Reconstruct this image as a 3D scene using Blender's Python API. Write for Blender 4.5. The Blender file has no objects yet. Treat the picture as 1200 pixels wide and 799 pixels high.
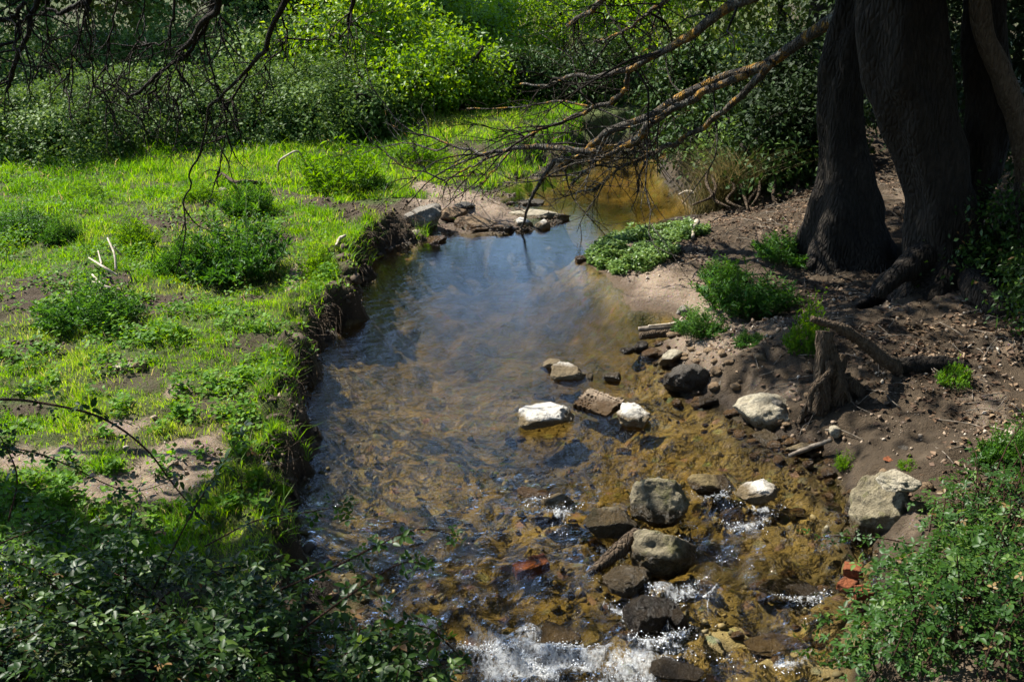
import bpy, math, random
import numpy as np
from mathutils import Vector
S = bpy.context.scene
COL = S.collection
rad = math.radians

# ------------------------------------------------------------------ camera, sky, sun, exposure
CAM_Z, FPX, HORIZON = 3.2, 1250.0, -50.0
PITCH = math.atan((399.5 - HORIZON) / FPX)
cam = bpy.data.cameras.new('camera')
cam.lens = 36 * FPX / 1200.0
cam.sensor_width = 36
cam.clip_start, cam.clip_end = 0.05, 1000
cam.dof.use_dof = True
cam.dof.focus_distance = 9.0
cam.dof.aperture_fstop = 9
camo = bpy.data.objects.new('camera', cam)
COL.objects.link(camo)
camo.location = (0, 0, CAM_Z)
camo.rotation_euler = (math.pi / 2 - PITCH, 0, 0)
S.camera = camo

SUN_AZ, SUN_EL = -58.0, 49.0          # azimuth from +Y (negative = left), elevation
w = bpy.data.worlds.new('World')
S.world = w
w.use_nodes = True
nt = w.node_tree
nt.nodes.clear()
sky = nt.nodes.new('ShaderNodeTexSky')
sky.sky_type = 'NISHITA'
sky.sun_disc = False
sky.sun_elevation = rad(SUN_EL)
sky.sun_rotation = rad(SUN_AZ)
sky.altitude = 600
sky.air_density = 1.0
sky.dust_density = 0.25
sky.ozone_density = 1.6
bg = nt.nodes.new('ShaderNodeBackground')
bg.inputs['Strength'].default_value = 0.135
wo = nt.nodes.new('ShaderNodeOutputWorld')
nt.links.new(sky.outputs[0], bg.inputs[0])
nt.links.new(bg.outputs[0], wo.inputs[0])
sl = bpy.data.lights.new('sun', 'SUN')
sl.energy = 5.0
sl.angle = rad(0.53)
sl.color = (1.0, 0.95, 0.86)
so = bpy.data.objects.new('sun', sl)
COL.objects.link(so)
sd_ = Vector((math.sin(rad(SUN_AZ)) * math.cos(rad(SUN_EL)), math.cos(rad(SUN_AZ)) * math.cos(rad(SUN_EL)), math.sin(rad(SUN_EL))))
so.rotation_euler = sd_.to_track_quat('Z', 'Y').to_euler()
so.location = sd_ * 50
SUN = np.array(sd_)

S.view_settings.view_transform = 'Standard'
S.view_settings.look = 'None'
S.view_settings.exposure = 1.38
S.view_settings.gamma = 1.0
cy = S.cycles
cy.max_bounces = 6
cy.diffuse_bounces = 2
cy.glossy_bounces = 3
cy.transmission_bounces = 4
cy.transparent_max_bounces = 8
cy.caustics_reflective = False
cy.caustics_refractive = False
cy.sample_clamp_indirect = 4.0
cy.use_denoising = True
try:
    cy.denoiser = 'OPENIMAGEDENOISE'
    cy.denoising_input_passes = 'RGB_ALBEDO_NORMAL'
except Exception:
    pass

# ------------------------------------------------------------------ numeric helpers
CAMP = np.array([0, 0, CAM_Z])
FW = np.array([0, math.cos(PITCH), -math.sin(PITCH)])
UP = np.array([0, math.sin(PITCH), math.cos(PITCH)])


def ray(u, v):
    return FW + np.array([1, 0, 0]) * ((u - 600) / FPX) + UP * ((399.5 - v) / FPX)


def G(u, v, z=0.0):                    # sight line of a photo pixel met with a level plane
    d = ray(u, v)
    return CAMP + d * ((z - CAM_Z) / d[2])


def D(u, v, y):                        # sight line of a photo pixel at a given distance
    d = ray(u, v)
    return CAMP + d * (y / d[1])


def depth(p):
    return float(np.dot(np.asarray(p) - CAMP, FW))


def project(P):
    q = np.asarray(P) - CAMP
    dz = q @ FW
    return 600 + FPX * q[..., 0] / dz, 399.5 - FPX * (q @ UP) / dz, dz


def _h(ix, iy, iz, seed):
    n = (ix.astype(np.int64) * 374761393 + iy.astype(np.int64) * 668265263 + iz.astype(np.int64) * 2147483647 + seed * 1274126177) & 0xFFFFFFFF
    n = ((n ^ (n >> 13)) * 1274126177) & 0xFFFFFFFF
    n = ((n ^ (n >> 16)) * 2246822519) & 0xFFFFFFFF
    return ((n ^ (n >> 15)) & 0xFFFFFF) / float(0xFFFFFF)


def vnoise(x, y, z=None, seed=0):
    x = np.asarray(x, float)
    y = np.asarray(y, float)
    z = np.zeros_like(x) if z is None else np.asarray(z, float)
    ix, iy, iz = np.floor(x), np.floor(y), np.floor(z)
    fx, fy, fz = x - ix, y - iy, z - iz
    fx, fy, fz = [t * t * t * (t * (t * 6 - 15) + 10) for t in (fx, fy, fz)]
    r = 0
    for a in (0, 1):
        for b in (0, 1):
            for c in (0, 1):
                r = r + _h(ix + a, iy + b, iz + c, seed) * (fx if a else 1 - fx) * (fy if b else 1 - fy) * (fz if c else 1 - fz)
    return r * 2 - 1


def fbm(x, y, z=None, seed=0, octv=4, gain=0.5):
    a, s, r = 1.0, 1.0, 0
    for k in range(octv):
        r = r + a * vnoise(np.asarray(x) * s + 7.1 * k, np.asarray(y) * s - 3.3 * k, None if z is None else np.asarray(z) * s, seed + k)
        a *= gain
        s *= 2.03
    return r


def sstep(a, b, x):
    t = np.clip((x - a) / (b - a), 0, 1)
    return t * t * (3 - 2 * t)


def unit(v):
    return v / np.maximum(np.linalg.norm(v, axis=-1, keepdims=True), 1e-9)


# ------------------------------------------------------------------ mesh helpers
def mesh_np(name, verts, faces, attrs=None, smooth=False):
    me = bpy.data.meshes.new(name)
    verts = np.ascontiguousarray(verts, dtype=np.float32)
    faces = np.ascontiguousarray(faces, dtype=np.int32)
    me.vertices.add(len(verts))
    me.vertices.foreach_set('co', verts.ravel())
    M, k = faces.shape
    me.loops.add(M * k)
    me.loops.foreach_set('vertex_index', faces.ravel())
    me.polygons.add(M)
    me.polygons.foreach_set('loop_start', np.arange(0, M * k, k, dtype=np.int32))
    if smooth:
        me.polygons.foreach_set('use_smooth', np.ones(M, dtype=bool))
    for n, arr in (attrs or {}).items():
        at = me.attributes.new(n, 'FLOAT', 'POINT')
        at.data.foreach_set('value', np.ascontiguousarray(arr, dtype=np.float32))
    me.update(calc_edges=True)
    return me


def link(name, me, mat=None, parent=None, label=None, cat=None, group=None, kind=None, loc=None):
    o = bpy.data.objects.new(name, me)
    COL.objects.link(o)
    if mat is not None and me is not None and not me.materials:
        me.materials.append(mat)
    if parent is not None:
        o.parent = parent
    if loc is not None:
        o.location = [float(c) for c in loc]
    if label:
        o['label'] = label
    if cat:
        o['category'] = cat
    if group:
        o['group'] = group
    if kind:
        o['kind'] = kind
    return o


def frames(axis, nrm):                 # columns: x (width), y (axis), z (normal)
    a = unit(axis)
    x = unit(np.cross(a, nrm))
    z = np.cross(x, a)
    return np.stack([x, a, z], axis=-1)


def scatter(tv, tf, pos, R, sc, rnd):
    n, k = len(pos), len(tv)
    sc = np.asarray(sc, float).reshape(n, 1, 1)
    V = np.einsum('nij,kj->nki', R, tv) * sc + pos[:, None, :]
    F = tf[None] + (np.arange(n) * k)[:, None, None]
    return V.reshape(-1, 3), F.reshape(-1, tf.shape[1]), np.repeat(rnd, k)


LEAF_V = np.array([[0, 0, 0], [.27, .42, .07], [0, 1, -.08], [-.27, .42, .07]])
LEAF_F = np.array([[0, 1, 2], [0, 2, 3]])
NARROW_V = LEAF_V * np.array([.55, 1, 1])
LEAFLET_V = np.array([[0, .06, 0], [-.22, .3, .06], [.22, .3, .06], [-.22, .62, .03], [.22, .62, .03], [0, 1, -.12], [0, .45, -.02]])
LEAFLET_F = np.array([[0, 2, 6], [0, 6, 1], [6, 2, 4], [6, 3, 1], [6, 4, 5], [6, 5, 3]])


def compound():
    V, F = [], []
    for i, (a, s) in enumerate(((0, 1.0), (1.4, .78), (-1.4, .78))):
        c, s_ = math.cos(a), math.sin(a)
        R = np.array([[c, s_, 0], [-s_, c, 0], [0, 0, 1]])
        V.append((LEAFLET_V * s) @ R.T + np.array([0, .3 if i == 0 else .2, 0]))
        F.append(LEAFLET_F + 7 * i)
    return np.vstack(V), np.vstack(F)


COMP_V, COMP_F = compound()


def catmull(pts, n):
    p = np.asarray(pts, float)
    if len(p) < 3:
        t = np.linspace(0, 1, n)[:, None]
        return p[0] * (1 - t) + p[-1] * t
    q = np.vstack([2 * p[0] - p[1], p, 2 * p[-1] - p[-2]])
    ts = np.linspace(0, len(p) - 1 - 1e-6, n)
    i = ts.astype(int)
    t = (ts - i)[:, None]
    a, b, c, d = q[i], q[i + 1], q[i + 2], q[i + 3]
    return .5 * (2 * b + (c - a) * t + (2 * a - 5 * b + 4 * c - d) * t * t + (3 * b - a - 3 * c + d) * t ** 3)


def tube(pts, r, sides=8, lump=0.0, seed=0, flute=0.0):
    p = np.asarray(pts, float)
    n = len(p)
    r = np.interp(np.linspace(0, 1, n), np.linspace(0, 1, len(r)), r)
    t = unit(np.gradient(p, axis=0))
    ref = np.array([0, 0, 1.0]) if abs(t[0, 2]) < .8 else np.array([1.0, 0, 0])
    x = unit(np.cross(t, ref))
    y = np.cross(t, x)
    a = np.linspace(0, 2 * math.pi, sides, endpoint=False)
    V = p[:, None] + r[:, None, None] * (x[:, None] * np.cos(a)[None, :, None] + y[:, None] * np.sin(a)[None, :, None])
    if lump:
        f = V.reshape(-1, 3)
        s = 2.2 / max(r.max(), .01) * .35
        nn = fbm(f[:, 0] * s, f[:, 1] * s, f[:, 2] * s * .5, seed, 4).reshape(n, sides)
        if flute:
            nn = nn + flute * np.sin(a * 5 + fbm(p[:, 0] * 2, p[:, 2] * 2, None, seed, 2)[:, None] * 2)[:n]
        V = p[:, None] + (V - p[:, None]) * (1 + lump * nn)[:, :, None]
    V = np.vstack([V.reshape(-1, 3), p[-1:], p[:1]])
    i, j = np.meshgrid(np.arange(n - 1), np.arange(sides), indexing='ij')
    j2 = (j + 1) % sides
    A, B, C, E = i * sides + j, i * sides + j2, (i + 1) * sides + j2, (i + 1) * sides + j
    F = np.concatenate([np.stack([A, B, C], -1).reshape(-1, 3), np.stack([A, C, E], -1).reshape(-1, 3)])
    k = np.arange(sides)
    F = np.concatenate([F, np.stack([(n - 1) * sides + k, (n - 1) * sides + (k + 1) % sides, np.full(sides, n * sides)], -1),
                        np.stack([(k + 1) % sides, k, np.full(sides, n * sides + 1)], -1)])
    return V, F


def joinm(parts):
    V, F, o = [], [], 0
    for v, f in parts:
        V.append(v)
        F.append(f + o)
        o += len(v)
    return np.vstack(V), np.vstack(F)


def ico(sub):
    import bmesh
    bm = bmesh.new()
    bmesh.ops.create_icosphere(bm, subdivisions=sub, radius=1)
    bm.verts.ensure_lookup_table()
    V = np.array([v.co[:] for v in bm.verts])
    F = np.array([[v.index for v in f.verts] for f in bm.faces])
    bm.free()
    return V, F


ICO = {k: ico(k) for k in (1, 2, 3, 4, 5)}

# ------------------------------------------------------------------ materials
def newmat(name):
    m = bpy.data.materials.new(name)
    m.use_nodes = True
    t = m.node_tree
    t.nodes.clear()
    return m, t


class N:
    def __init__(self, t):
        self.t = t

    def __call__(self, typ, ins=None, **kw):
        n = self.t.nodes.new('ShaderNode' + typ)
        for k, v in kw.items():
            setattr(n, k, v)
        for k, v in (ins or {}).items():
            if hasattr(v, 'is_linked') or isinstance(v, bpy.types.NodeSocket):
                self.t.links.new(v, n.inputs[k])
            else:
                n.inputs[k].default_value = v
        return n

    def noise(self, scale, detail=5, rough=.6, vec=None, dist=0.0):
        n = self('TexNoise', {'Scale': scale, 'Detail': detail, 'Roughness': rough, 'Distortion': dist})
        if vec is not None:
            self.t.links.new(vec, n.inputs['Vector'])
        return n.outputs[0]

    def attr(self, name):
        return self('Attribute', attribute_name=name).outputs['Fac']

    def math(self, op, a, b=0.0, clamp=False):
        return self('Math', {0: a, 1: b}, operation=op, use_clamp=clamp).outputs[0]

    def ramp(self, fac, stops):
        n = self('ValToRGB', {'Fac': fac})
        e = n.color_ramp.elements
        while len(e) < len(stops):
            e.new(.5)
        for el, (p, c) in zip(e, stops):
            el.position = p
            el.color = (*c, 1) if len(c) == 3 else c
        return n.outputs[0]

    def rng(self, x, a, b, c=0.0, d=1.0):
        return self('MapRange', {0: x, 1: a, 2: b, 3: c, 4: d}).outputs[0]

    def mix(self, fac, a, b):
        n = self('Mix', data_type='RGBA')
        for k, v in ((0, fac), (6, a), (7, b)):
            if isinstance(v, bpy.types.NodeSocket):
                self.t.links.new(v, n.inputs[k])
            else:
                n.inputs[k].default_value = (*v, 1) if isinstance(v, tuple) and len(v) == 3 else v
        return n.outputs[2]

    def out(self, s, disp=None):
        o = self('OutputMaterial')
        self.t.links.new(s, o.inputs[0])

    def bump(self, h, strength=.5, dist=.02, normal=None):
        b = self('Bump', {'Strength': strength, 'Distance': dist, 'Height': h})
        if normal is not None:
            self.t.links.new(normal, b.inputs['Normal'])
        return b.outputs[0]


def leaf_mat(name, stops, transl=.4, rough=.45, spec=.4, tcol=None):
    m, t = newmat(name)
    n = N(t)
    col = n.ramp(n.attr('rnd'), stops)
    big = n.noise(2.3, 3, .5, n('NewGeometry').outputs['Position'])
    col = n.mix(n.rng(big, .35, .68, 0, .45), col, n('HueSaturation', {'Hue': .485, 'Saturation': .95, 'Value': 1.5, 'Color': col}).outputs[0])
    p = n('BsdfPrincipled', {'Base Color': col, 'Roughness': rough, 'Specular IOR Level': spec})
    tc = n('HueSaturation', {'Hue': .48, 'Saturation': 1.1, 'Value': 1.35 if tcol is None else tcol, 'Color': col}).outputs[0]
    tr = n('BsdfTranslucent', {'Color': tc})
    mx = n('MixShader', {0: transl, 1: p.outputs[0], 2: tr.outputs[0]})
    n.out(mx.outputs[0])
    return m


def bark_mat(name, a, b, lichen=0.0, scale=1.0):
    m, t = newmat(name)
    n = N(t)
    pos = n('NewGeometry').outputs['Position']
    mp = n('Mapping', {'Vector': pos, 'Scale': (1, 1, .3)}).outputs[0]
    f = n.noise(22 * scale, 8, .65, mp, .6)
    v = n('TexVoronoi', {'Vector': mp, 'Scale': 26 * scale}, feature='DISTANCE_TO_EDGE').outputs[0]
    col = n.mix(n.rng(f, .3, .7), a, b)
    col = n.mix(n.rng(v, 0.0, .12, .25, 0), col, tuple(c * .3 for c in a))
    if lichen:
        l1 = n.noise(7, 6, .7, pos)
        col = n.mix(n.rng(l1, .6 - .12 * lichen, .67 - .08 * lichen, 0, .9), col, (.5, .26, .03))
        l2 = n.noise(11, 6, .7, n('Mapping', {'Vector': pos, 'Location': (4, 2, 7)}).outputs[0])
        col = n.mix(n.rng(l2, .55, .64, 0, .7), col, (.33, .33, .27))
    h = n.math('ADD', f, n.math('MULTIPLY', n.rng(v, 0, .3), .45))
    p = n('BsdfPrincipled', {'Base Color': col, 'Roughness': .9, 'Specular IOR Level': .2, 'Normal': n.bump(h, 1.0, .06)})
    n.out(p.outputs[0])
    return m


def rock_mat(name, a, b, dark=(.03, .026, .02), spot=.5, moss=0.0, wet=.06, rough=.85):
    m, t = newmat(name)
    n = N(t)
    g = n('NewGeometry')
    pos = n('TexCoord').outputs['Object']
    f = n.noise(6, 9, .68, pos)
    f2 = n.noise(24, 6, .7, pos)
    col = n.mix(n.rng(f, .32, .68), a, b)
    f4 = n.noise(70, 5, .75, pos)
    col = n.mix(n.rng(f2, .5, .66, 0, spot), col, dark)
    col = n.mix(n.rng(f4, .5, .68, 0, spot * .9), col, tuple(c * .35 for c in a))
    f3 = n.noise(3.2, 5, .6, n('Mapping', {'Vector': pos, 'Location': (3, 1, 5)}).outputs[0])
    col = n.mix(n.rng(f3, .55, .72, 0, spot * .9), col, tuple(c * .45 for c in a))
    if moss:
        mm = n.noise(9, 7, .7, n('Mapping', {'Vector': pos, 'Location': (9, 4, 2)}).outputs[0])
        col = n.mix(n.rng(mm, .5, .62, 0, moss), col, (.085, .085, .02))
    z = n('SeparateXYZ', {0: g.outputs['Position']}).outputs[2]
    wl = n.math('ADD', z, n.math('MULTIPLY', n.math('SUBTRACT', f, .5), .06))
    wetm = n.rng(wl, wet + .015, wet + .04, 1, 0)
    col = n.mix(wetm, col, n('Mix', {0: 1.0, 6: col, 7: (.3, .24, .15, 1)}, data_type='RGBA', blend_type='MULTIPLY').outputs[2])
    r = n.rng(wetm, 0, 1, rough, .28)
    h = n.math('ADD', n.math('ADD', f, n.math('MULTIPLY', f2, .6)), n.math('MULTIPLY', f4, .25))
    p = n('BsdfPrincipled', {'Base Color': col, 'Roughness': r, 'Specular IOR Level': .25, 'Normal': n.bump(h, 1.0, .045)})
    n.out(p.outputs[0])
    return m


def plain_mat(name, a, b, scale=12, rough=.85, bump=.5):
    m, t = newmat(name)
    n = N(t)
    pos = n('TexCoord').outputs['Object']
    f = n.noise(scale, 7, .65, pos)
    p = n('BsdfPrincipled', {'Base Color': n.mix(n.rng(f, .3, .7), a, b), 'Roughness': rough, 'Specular IOR Level': .3, 'Normal': n.bump(f, bump, .02)})
    n.out(p.outputs[0])
    return m


M = {}
M['grass'] = leaf_mat('grass_blade', [(0, (.042, .135, .006)), (.45, (.095, .245, .014)), (.85, (.18, .305, .026)), (1, (.32, .28, .1))], .58, .5, .22)
M['clover'] = leaf_mat('clover_leaf', [(0, (.04, .13, .008)), (1, (.13, .27, .016))], .45, .55, .15)
M['weed'] = leaf_mat('weed_leaf', [(0, (.02, .075, .01)), (.6, (.045, .14, .016)), (1, (.09, .2, .02))], .4, .5, .18)
M['bramble'] = leaf_mat('bramble_leaf', [(0, (.01, .03, .004)), (.6, (.024, .062, .008)), (.95, (.085, .15, .024)), (.985, (.17, .1, .035))], .32, .42, .22)
M['bramble_light'] = leaf_mat('bramble_leaf_light', [(0, (.016, .05, .008)), (.7, (.034, .092, .012)), (.95, (.085, .16, .026)), (.985, (.2, .14, .05))], .38, .45, .25)
M['hedge'] = leaf_mat('hedge_leaf', [(0, (.035, .075, .014)), (.7, (.075, .14, .026)), (1, (.13, .21, .045))], .4, .55, .15)
M['willow'] = leaf_mat('willow_leaf', [(0, (.045, .11, .008)), (.6, (.1, .21, .014)), (1, (.2, .31, .03))], .5, .45, .3, 1.5)
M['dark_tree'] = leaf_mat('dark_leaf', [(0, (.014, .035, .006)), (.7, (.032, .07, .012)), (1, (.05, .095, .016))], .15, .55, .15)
M['shade_leaf'] = leaf_mat('shade_leaf', [(0, (.006, .014, .004)), (.7, (.014, .03, .006)), (1, (.028, .055, .012))], .1, .6, .12)  # leaf colour darkened to stand in for deep shade under the trees
M['olive_tree'] = leaf_mat('olive_leaf', [(0, (.05, .085, .018)), (1, (.15, .2, .04))], .5, .5, .25, 1.6)
M['cress'] = leaf_mat('cress_leaf', [(0, (.07, .15, .03)), (1, (.18, .28, .07))], .35, .45, .35)
M['straw'] = leaf_mat('straw_blade', [(0, (.06, .06, .02)), (.7, (.13, .12, .04)), (1, (.2, .16, .07))], .3, .6, .2)
M['bark'] = bark_mat('old_bark', (.011, .0085, .006), (.036, .028, .02))
M['limb'] = bark_mat('lichen_bark', (.036, .03, .025), (.14, .122, .098), .75, 1.6)
M['lichen_twig'] = bark_mat('lichen_twig', (.03, .025, .02), (.11, .095, .075), .15, 2)
M['twig'] = bark_mat('twig_bark', (.022, .016, .011), (.055, .042, .03), 0, 2)
M['cane'] = bark_mat('bramble_cane', (.05, .02, .012), (.11, .055, .03), 0, 3)
M['deadwood'] = plain_mat('bleached_wood', (.24, .19, .13), (.5, .43, .33), 18, .85, .5)
M['driftwood'] = plain_mat('driftwood', (.07, .055, .04), (.25, .21, .16), 18, .85, .6)
M['root'] = bark_mat('root_bark', (.07, .046, .028), (.17, .125, .08), 0, 1.5)
M['white'] = rock_mat('pale_stone', (.5, .46, .38), (.8, .76, .68), spot=.4, wet=.055)
M['buff'] = rock_mat('buff_stone', (.33, .28, .19), (.5, .45, .34), spot=.6, moss=.25)
M['mossy'] = rock_mat('mossy_stone', (.17, .14, .085), (.36, .31, .2), spot=.8, moss=.75, wet=.1)
M['grey'] = rock_mat('grey_stone', (.16, .14, .11), (.3, .27, .22), spot=.6)
M['dark'] = rock_mat('dark_stone', (.05, .042, .032), (.12, .1, .075), spot=.6, wet=.12, rough=.5)
M['brown'] = rock_mat('brown_stone', (.17, .11, .06), (.3, .21, .12), spot=.5)
M['sunk'] = rock_mat('sunken_stone', (.15, .11, .045), (.25, .19, .09), spot=.4, wet=.02)
M['brick'] = rock_mat('red_brick', (.2, .058, .02), (.3, .1, .038), spot=.6, wet=-.5)
M['brick_pale'] = rock_mat('weathered_brick', (.24, .17, .11), (.36, .28, .19), spot=.3, wet=.015)
M['hole'] = plain_mat('hole_silt', (.012, .01, .008), (.03, .025, .018))
M['clod'] = plain_mat('dry_clod', (.05, .035, .022), (.115, .08, .05), 20)

# ------------------------------------------------------------------ the stream's outline: (u, v, bank height, bank width)
OUT = [(440, 900, .32, .25), (412, 850, .32, .25), (392, 799, .32, .25), (362, 720, .32, .22), (345, 650, .32, .2), (338, 600, .31, .18), (340, 560, .31, .16),
       (352, 520, .31, .16), (350, 480, .31, .15), (362, 445, .31, .15), (388, 405, .31, .15), (408, 372, .31, .15), (424, 335, .31, .15),
       (440, 305, .31, .15), (468, 290, .3, .2), (495, 284, .3, .4), (518, 275, .15, .6), (560, 271, .12, .8), (600, 271, .1, .8), (640, 268, .08, .5),
       (655, 260, .06, .4), (640, 250, .06, .4), (605, 243, .1, .6), (592, 232, .15, 1.2), (590, 222, .2, 1.5), (605, 212, .25, 1.5),
       (635, 206, .3, 1.), (655, 198, .35, .8), (672, 190, .4, .6), (684, 181, .45, .5), (715, 172, .5, .5), (770, 163, .5, .5), (900, 158, .5, .5),
       (900, 174, .6, .5), (800, 180, .6, .5), (776, 190, .55, .5), (770, 199, .5, .4), (774, 208, .5, .4), (788, 219, .45, .3), (802, 233, .4, .3), (814, 247, .3, .5),
       (800, 253, .2, .9), (770, 261, .14, 1.), (738, 268, .14, .8), (702, 284, .14, .7), (680, 297, .12, .6), (676, 304, .12, .5), (692, 312, .12, .6), (707, 325, .12, .6),
       (722, 340, .12, .6), (727, 354, .14, .5), (741, 365, .16, .5), (775, 368, .16, .5), (796, 374, .16, .4), (784, 390, .16, .4), (768, 404, .18, .4),
       (776, 422, .2, .4), (790, 445, .22, .4), (800, 464, .25, .5), (835, 478, .25, .5), (866, 497, .22, .5), (876, 512, .2, .5), (905, 526, .2, .5),
       (935, 540, .22, .5), (950, 556, .25, .4), (962, 576, .3, .4), (990, 602, .4, .35), (1003, 640, .45, .35), (1000, 690, .45, .4),
       (990, 745, .45, .4), (985, 799, .45, .4), (975, 860, .45, .4), (965, 900, .45, .4)]
OP = [(*G(u, v)[:2], h, wd) for u, v, h, wd in OUT]
OP = [(-.6, -12, .5, .4), (-.55, 1.0, .45, .3)] + OP + [(1.3, 1.0, .5, .4), (1.4, -12, .5, .4)]
OP = np.array(OP)
ILEFT = 2 + 31                          # vertices before this belong to the left bank


def stream_sd(x, y):
    x = np.asarray(x, float)
    y = np.asarray(y, float)
    best = np.full(x.shape, 1e9)
    hh, ww, side = np.zeros(x.shape), np.ones(x.shape), np.zeros(x.shape)
    ins = np.zeros(x.shape, bool)
    n = len(OP)
    for i in range(n):
        ax, ay, ah, aw = OP[i]
        bx, by, bh, bw = OP[(i + 1) % n]
        dx, dy = bx - ax, by - ay
        t = np.clip(((x - ax) * dx + (y - ay) * dy) / (dx * dx + dy * dy), 0, 1)
        d = np.hypot(x - ax - t * dx, y - ay - t * dy)
        m = d < best
        best = np.where(m, d, best)
        hh = np.where(m, ah + (bh - ah) * t, hh)
        ww = np.where(m, aw + (bw - aw) * t, ww)
        side = np.where(m, 0.0 if i < ILEFT else 1.0, side)
        if abs(dy) > 1e-9:
            c = ((ay > y) != (by > y)) & (x < dx * (y - ay) / dy + ax)
            ins ^= c
    return np.where(ins, -best, best), hh, ww, side


def terrain(x, y):
    sd, h, wd, side = stream_sd(x, y)
    wob = (.06 + .085 * (1 - side)) * fbm(x * 2.2, y * 2.2, None, 3, 5, .58)
    d = sd + wob
    rap = sstep(6.6, 5.0, y)
    dep = (.2 - .04 * rap + .36 * sstep(7.4, 10.2, y) * (.3 + .7 * sstep(15.8, 13.8, y))) * (1 - np.exp(-np.maximum(-d, 0) / (.45 - .2 * sstep(11, 13, y)))) * (1 + .3 * fbm(x * 1.3, y * 1.3, None, 8, 3))
    dep = dep + np.minimum(np.maximum(-d, 0), .2) * .2 * fbm(x * 7, y * 7, None, 15, 3)
    dd = np.maximum(d, 0)
    prof = sstep(0, 1, dd / wd)
    z = h * prof
    left = .004 * np.minimum(dd, 12) + .07 * fbm(x * .5, y * .5, None, 21, 3) * sstep(.1, 1.2, dd)
    spit = sstep(8.2, 9.4, y)
    right = .17 * np.minimum(np.maximum(dd - .95 * spit, 0), 4.5) * sstep(0, 1.0, dd) * (1 + .25 * spit) + .05 * fbm(x * .8, y * .8, None, 22, 3) * sstep(.1, 1, dd)
    s = side
    z = z + left * (1 - s) + right * s
    # lumpy earth
    z = z + sstep(0, .12, dd) * (.022 * fbm(x * 5, y * 5, None, 31, 4) + .012 * fbm(x * 17, y * 17, None, 33, 3))
    face = sstep(0, .05, dd) * sstep(.5, .2, dd) * (1 - s) * sstep(.2, .4, h)
    z = z + face * .13 * fbm(x * 6, y * 6, None, 35, 4)
    # embankment under the right-hand brambles and rising ground beyond the hedge
    z = z - .3 * sstep(1.3, 3.2, x) * sstep(7.5, 5.0, y) * sstep(-3, 2, y)
    far = np.maximum(np.hypot(x * .6, y) - 27, 0)
    z = z + 7.0 * (1 - np.exp(-far / 60.)) + .5 * fbm(x * .06, y * .06, None, 51, 3) * sstep(0, 10, far)
    return np.where(d < 0, -dep, z), d, side


def zt(x, y):
    return float(terrain(np.array([x]), np.array([y]))[0][0])


def GT(u, v):                          # where a sight line meets the ground
    d = ray(u, v)
    t = np.linspace(3.0, 40, 1500)
    P = CAMP + d[None] * t[:, None]
    z, _, _ = terrain(P[:, 0], P[:, 1])
    k = np.argmax(P[:, 2] < z)
    return P[k] if P[k, 2] < z[k] else G(u, v, .45)


def patch_list(L):
    out = []
    for (u, v, ru, rv, k) in L:
        c = G(u, v, .36)
        e = G(u + ru, v, .36)
        f = G(u, v - rv, .36)
        out.append((c[0], c[1], abs(e[0] - c[0]), abs(f[1] - c[1]), k))
    return out


# bare patches in the meadow: soil (0) and pale sand (1)
BARE = patch_list([(40, 335, 75, 24, 0), (125, 333, 30, 14, 0), (205, 540, 45, 32, 1), (150, 492, 36, 13, 1), (60, 530, 60, 24, 1), (148, 425, 18, 6, 1), (205, 458, 14, 7, 1),
                   (150, 385, 26, 10, 0), (190, 348, 45, 10, 0), (330, 400, 30, 8, 0), (180, 255, 50, 9, 0), (330, 280, 22, 12, 0), (345, 320, 14, 20, 1),
                   (470, 235, 60, 22, 0), (545, 222, 70, 26, 1), (585, 205, 50, 14, 1), (500, 205, 28, 8, 1), (420, 250, 30, 10, 0),
                   (40, 400, 50, 10, 0), (300, 345, 40, 6, 0), (20, 470, 30, 10, 0), (370, 235, 25, 8, 0), (110, 570, 40, 10, 1)])


def masks(x, y, d, side):
    nz = fbm(x * 2.2, y * 2.2, None, 71, 5)
    bare = np.zeros(x.shape)
    sand = np.zeros(x.shape)
    for cx, cy_, rx, ry, k in BARE:
        q = np.hypot((x - cx) / rx, (y - cy_) / ry)
        m = sstep(1.25, .7, q + .45 * nz)
        bare = np.maximum(bare, m)
        if k:
            sand = np.maximum(sand, m)
    thin = sstep(.34, .7, fbm(x * 1.4, y * 1.4, None, 77, 4))
    edge = sstep(.09, .2, d + .04 * nz)
    edge = np.where(side > .5, edge, sstep(.07, .17, d + .05 * nz))
    g = edge * (1 - np.maximum(bare, thin * .8)) * (1 - side * sstep(18, 16, y)) 
    beach = side * (sstep(1.2, .4, d + .35 * nz) * sstep(7.6, 8.8, y) * sstep(13.6, 12.6, y) + .55 * sstep(.35, .7, nz) * sstep(13.0, 12.0, y))
    sand = np.maximum(sand * (1 - side), beach)
    return np.clip(g, 0, 1), np.clip(sand, 0, 1), np.clip(bare, 0, 1)


# ------------------------------------------------------------------ ground
def spacing(parts):
    out = []
    for a, b, s in parts:
        out.append(np.arange(a, b - 1e-6, s))
    return np.concatenate(out)


def grow(a, b, s0, k):
    v, s = [a], s0
    while v[-1] < b:
        v.append(v[-1] + s)
        s *= k
    return np.array(v)


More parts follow.
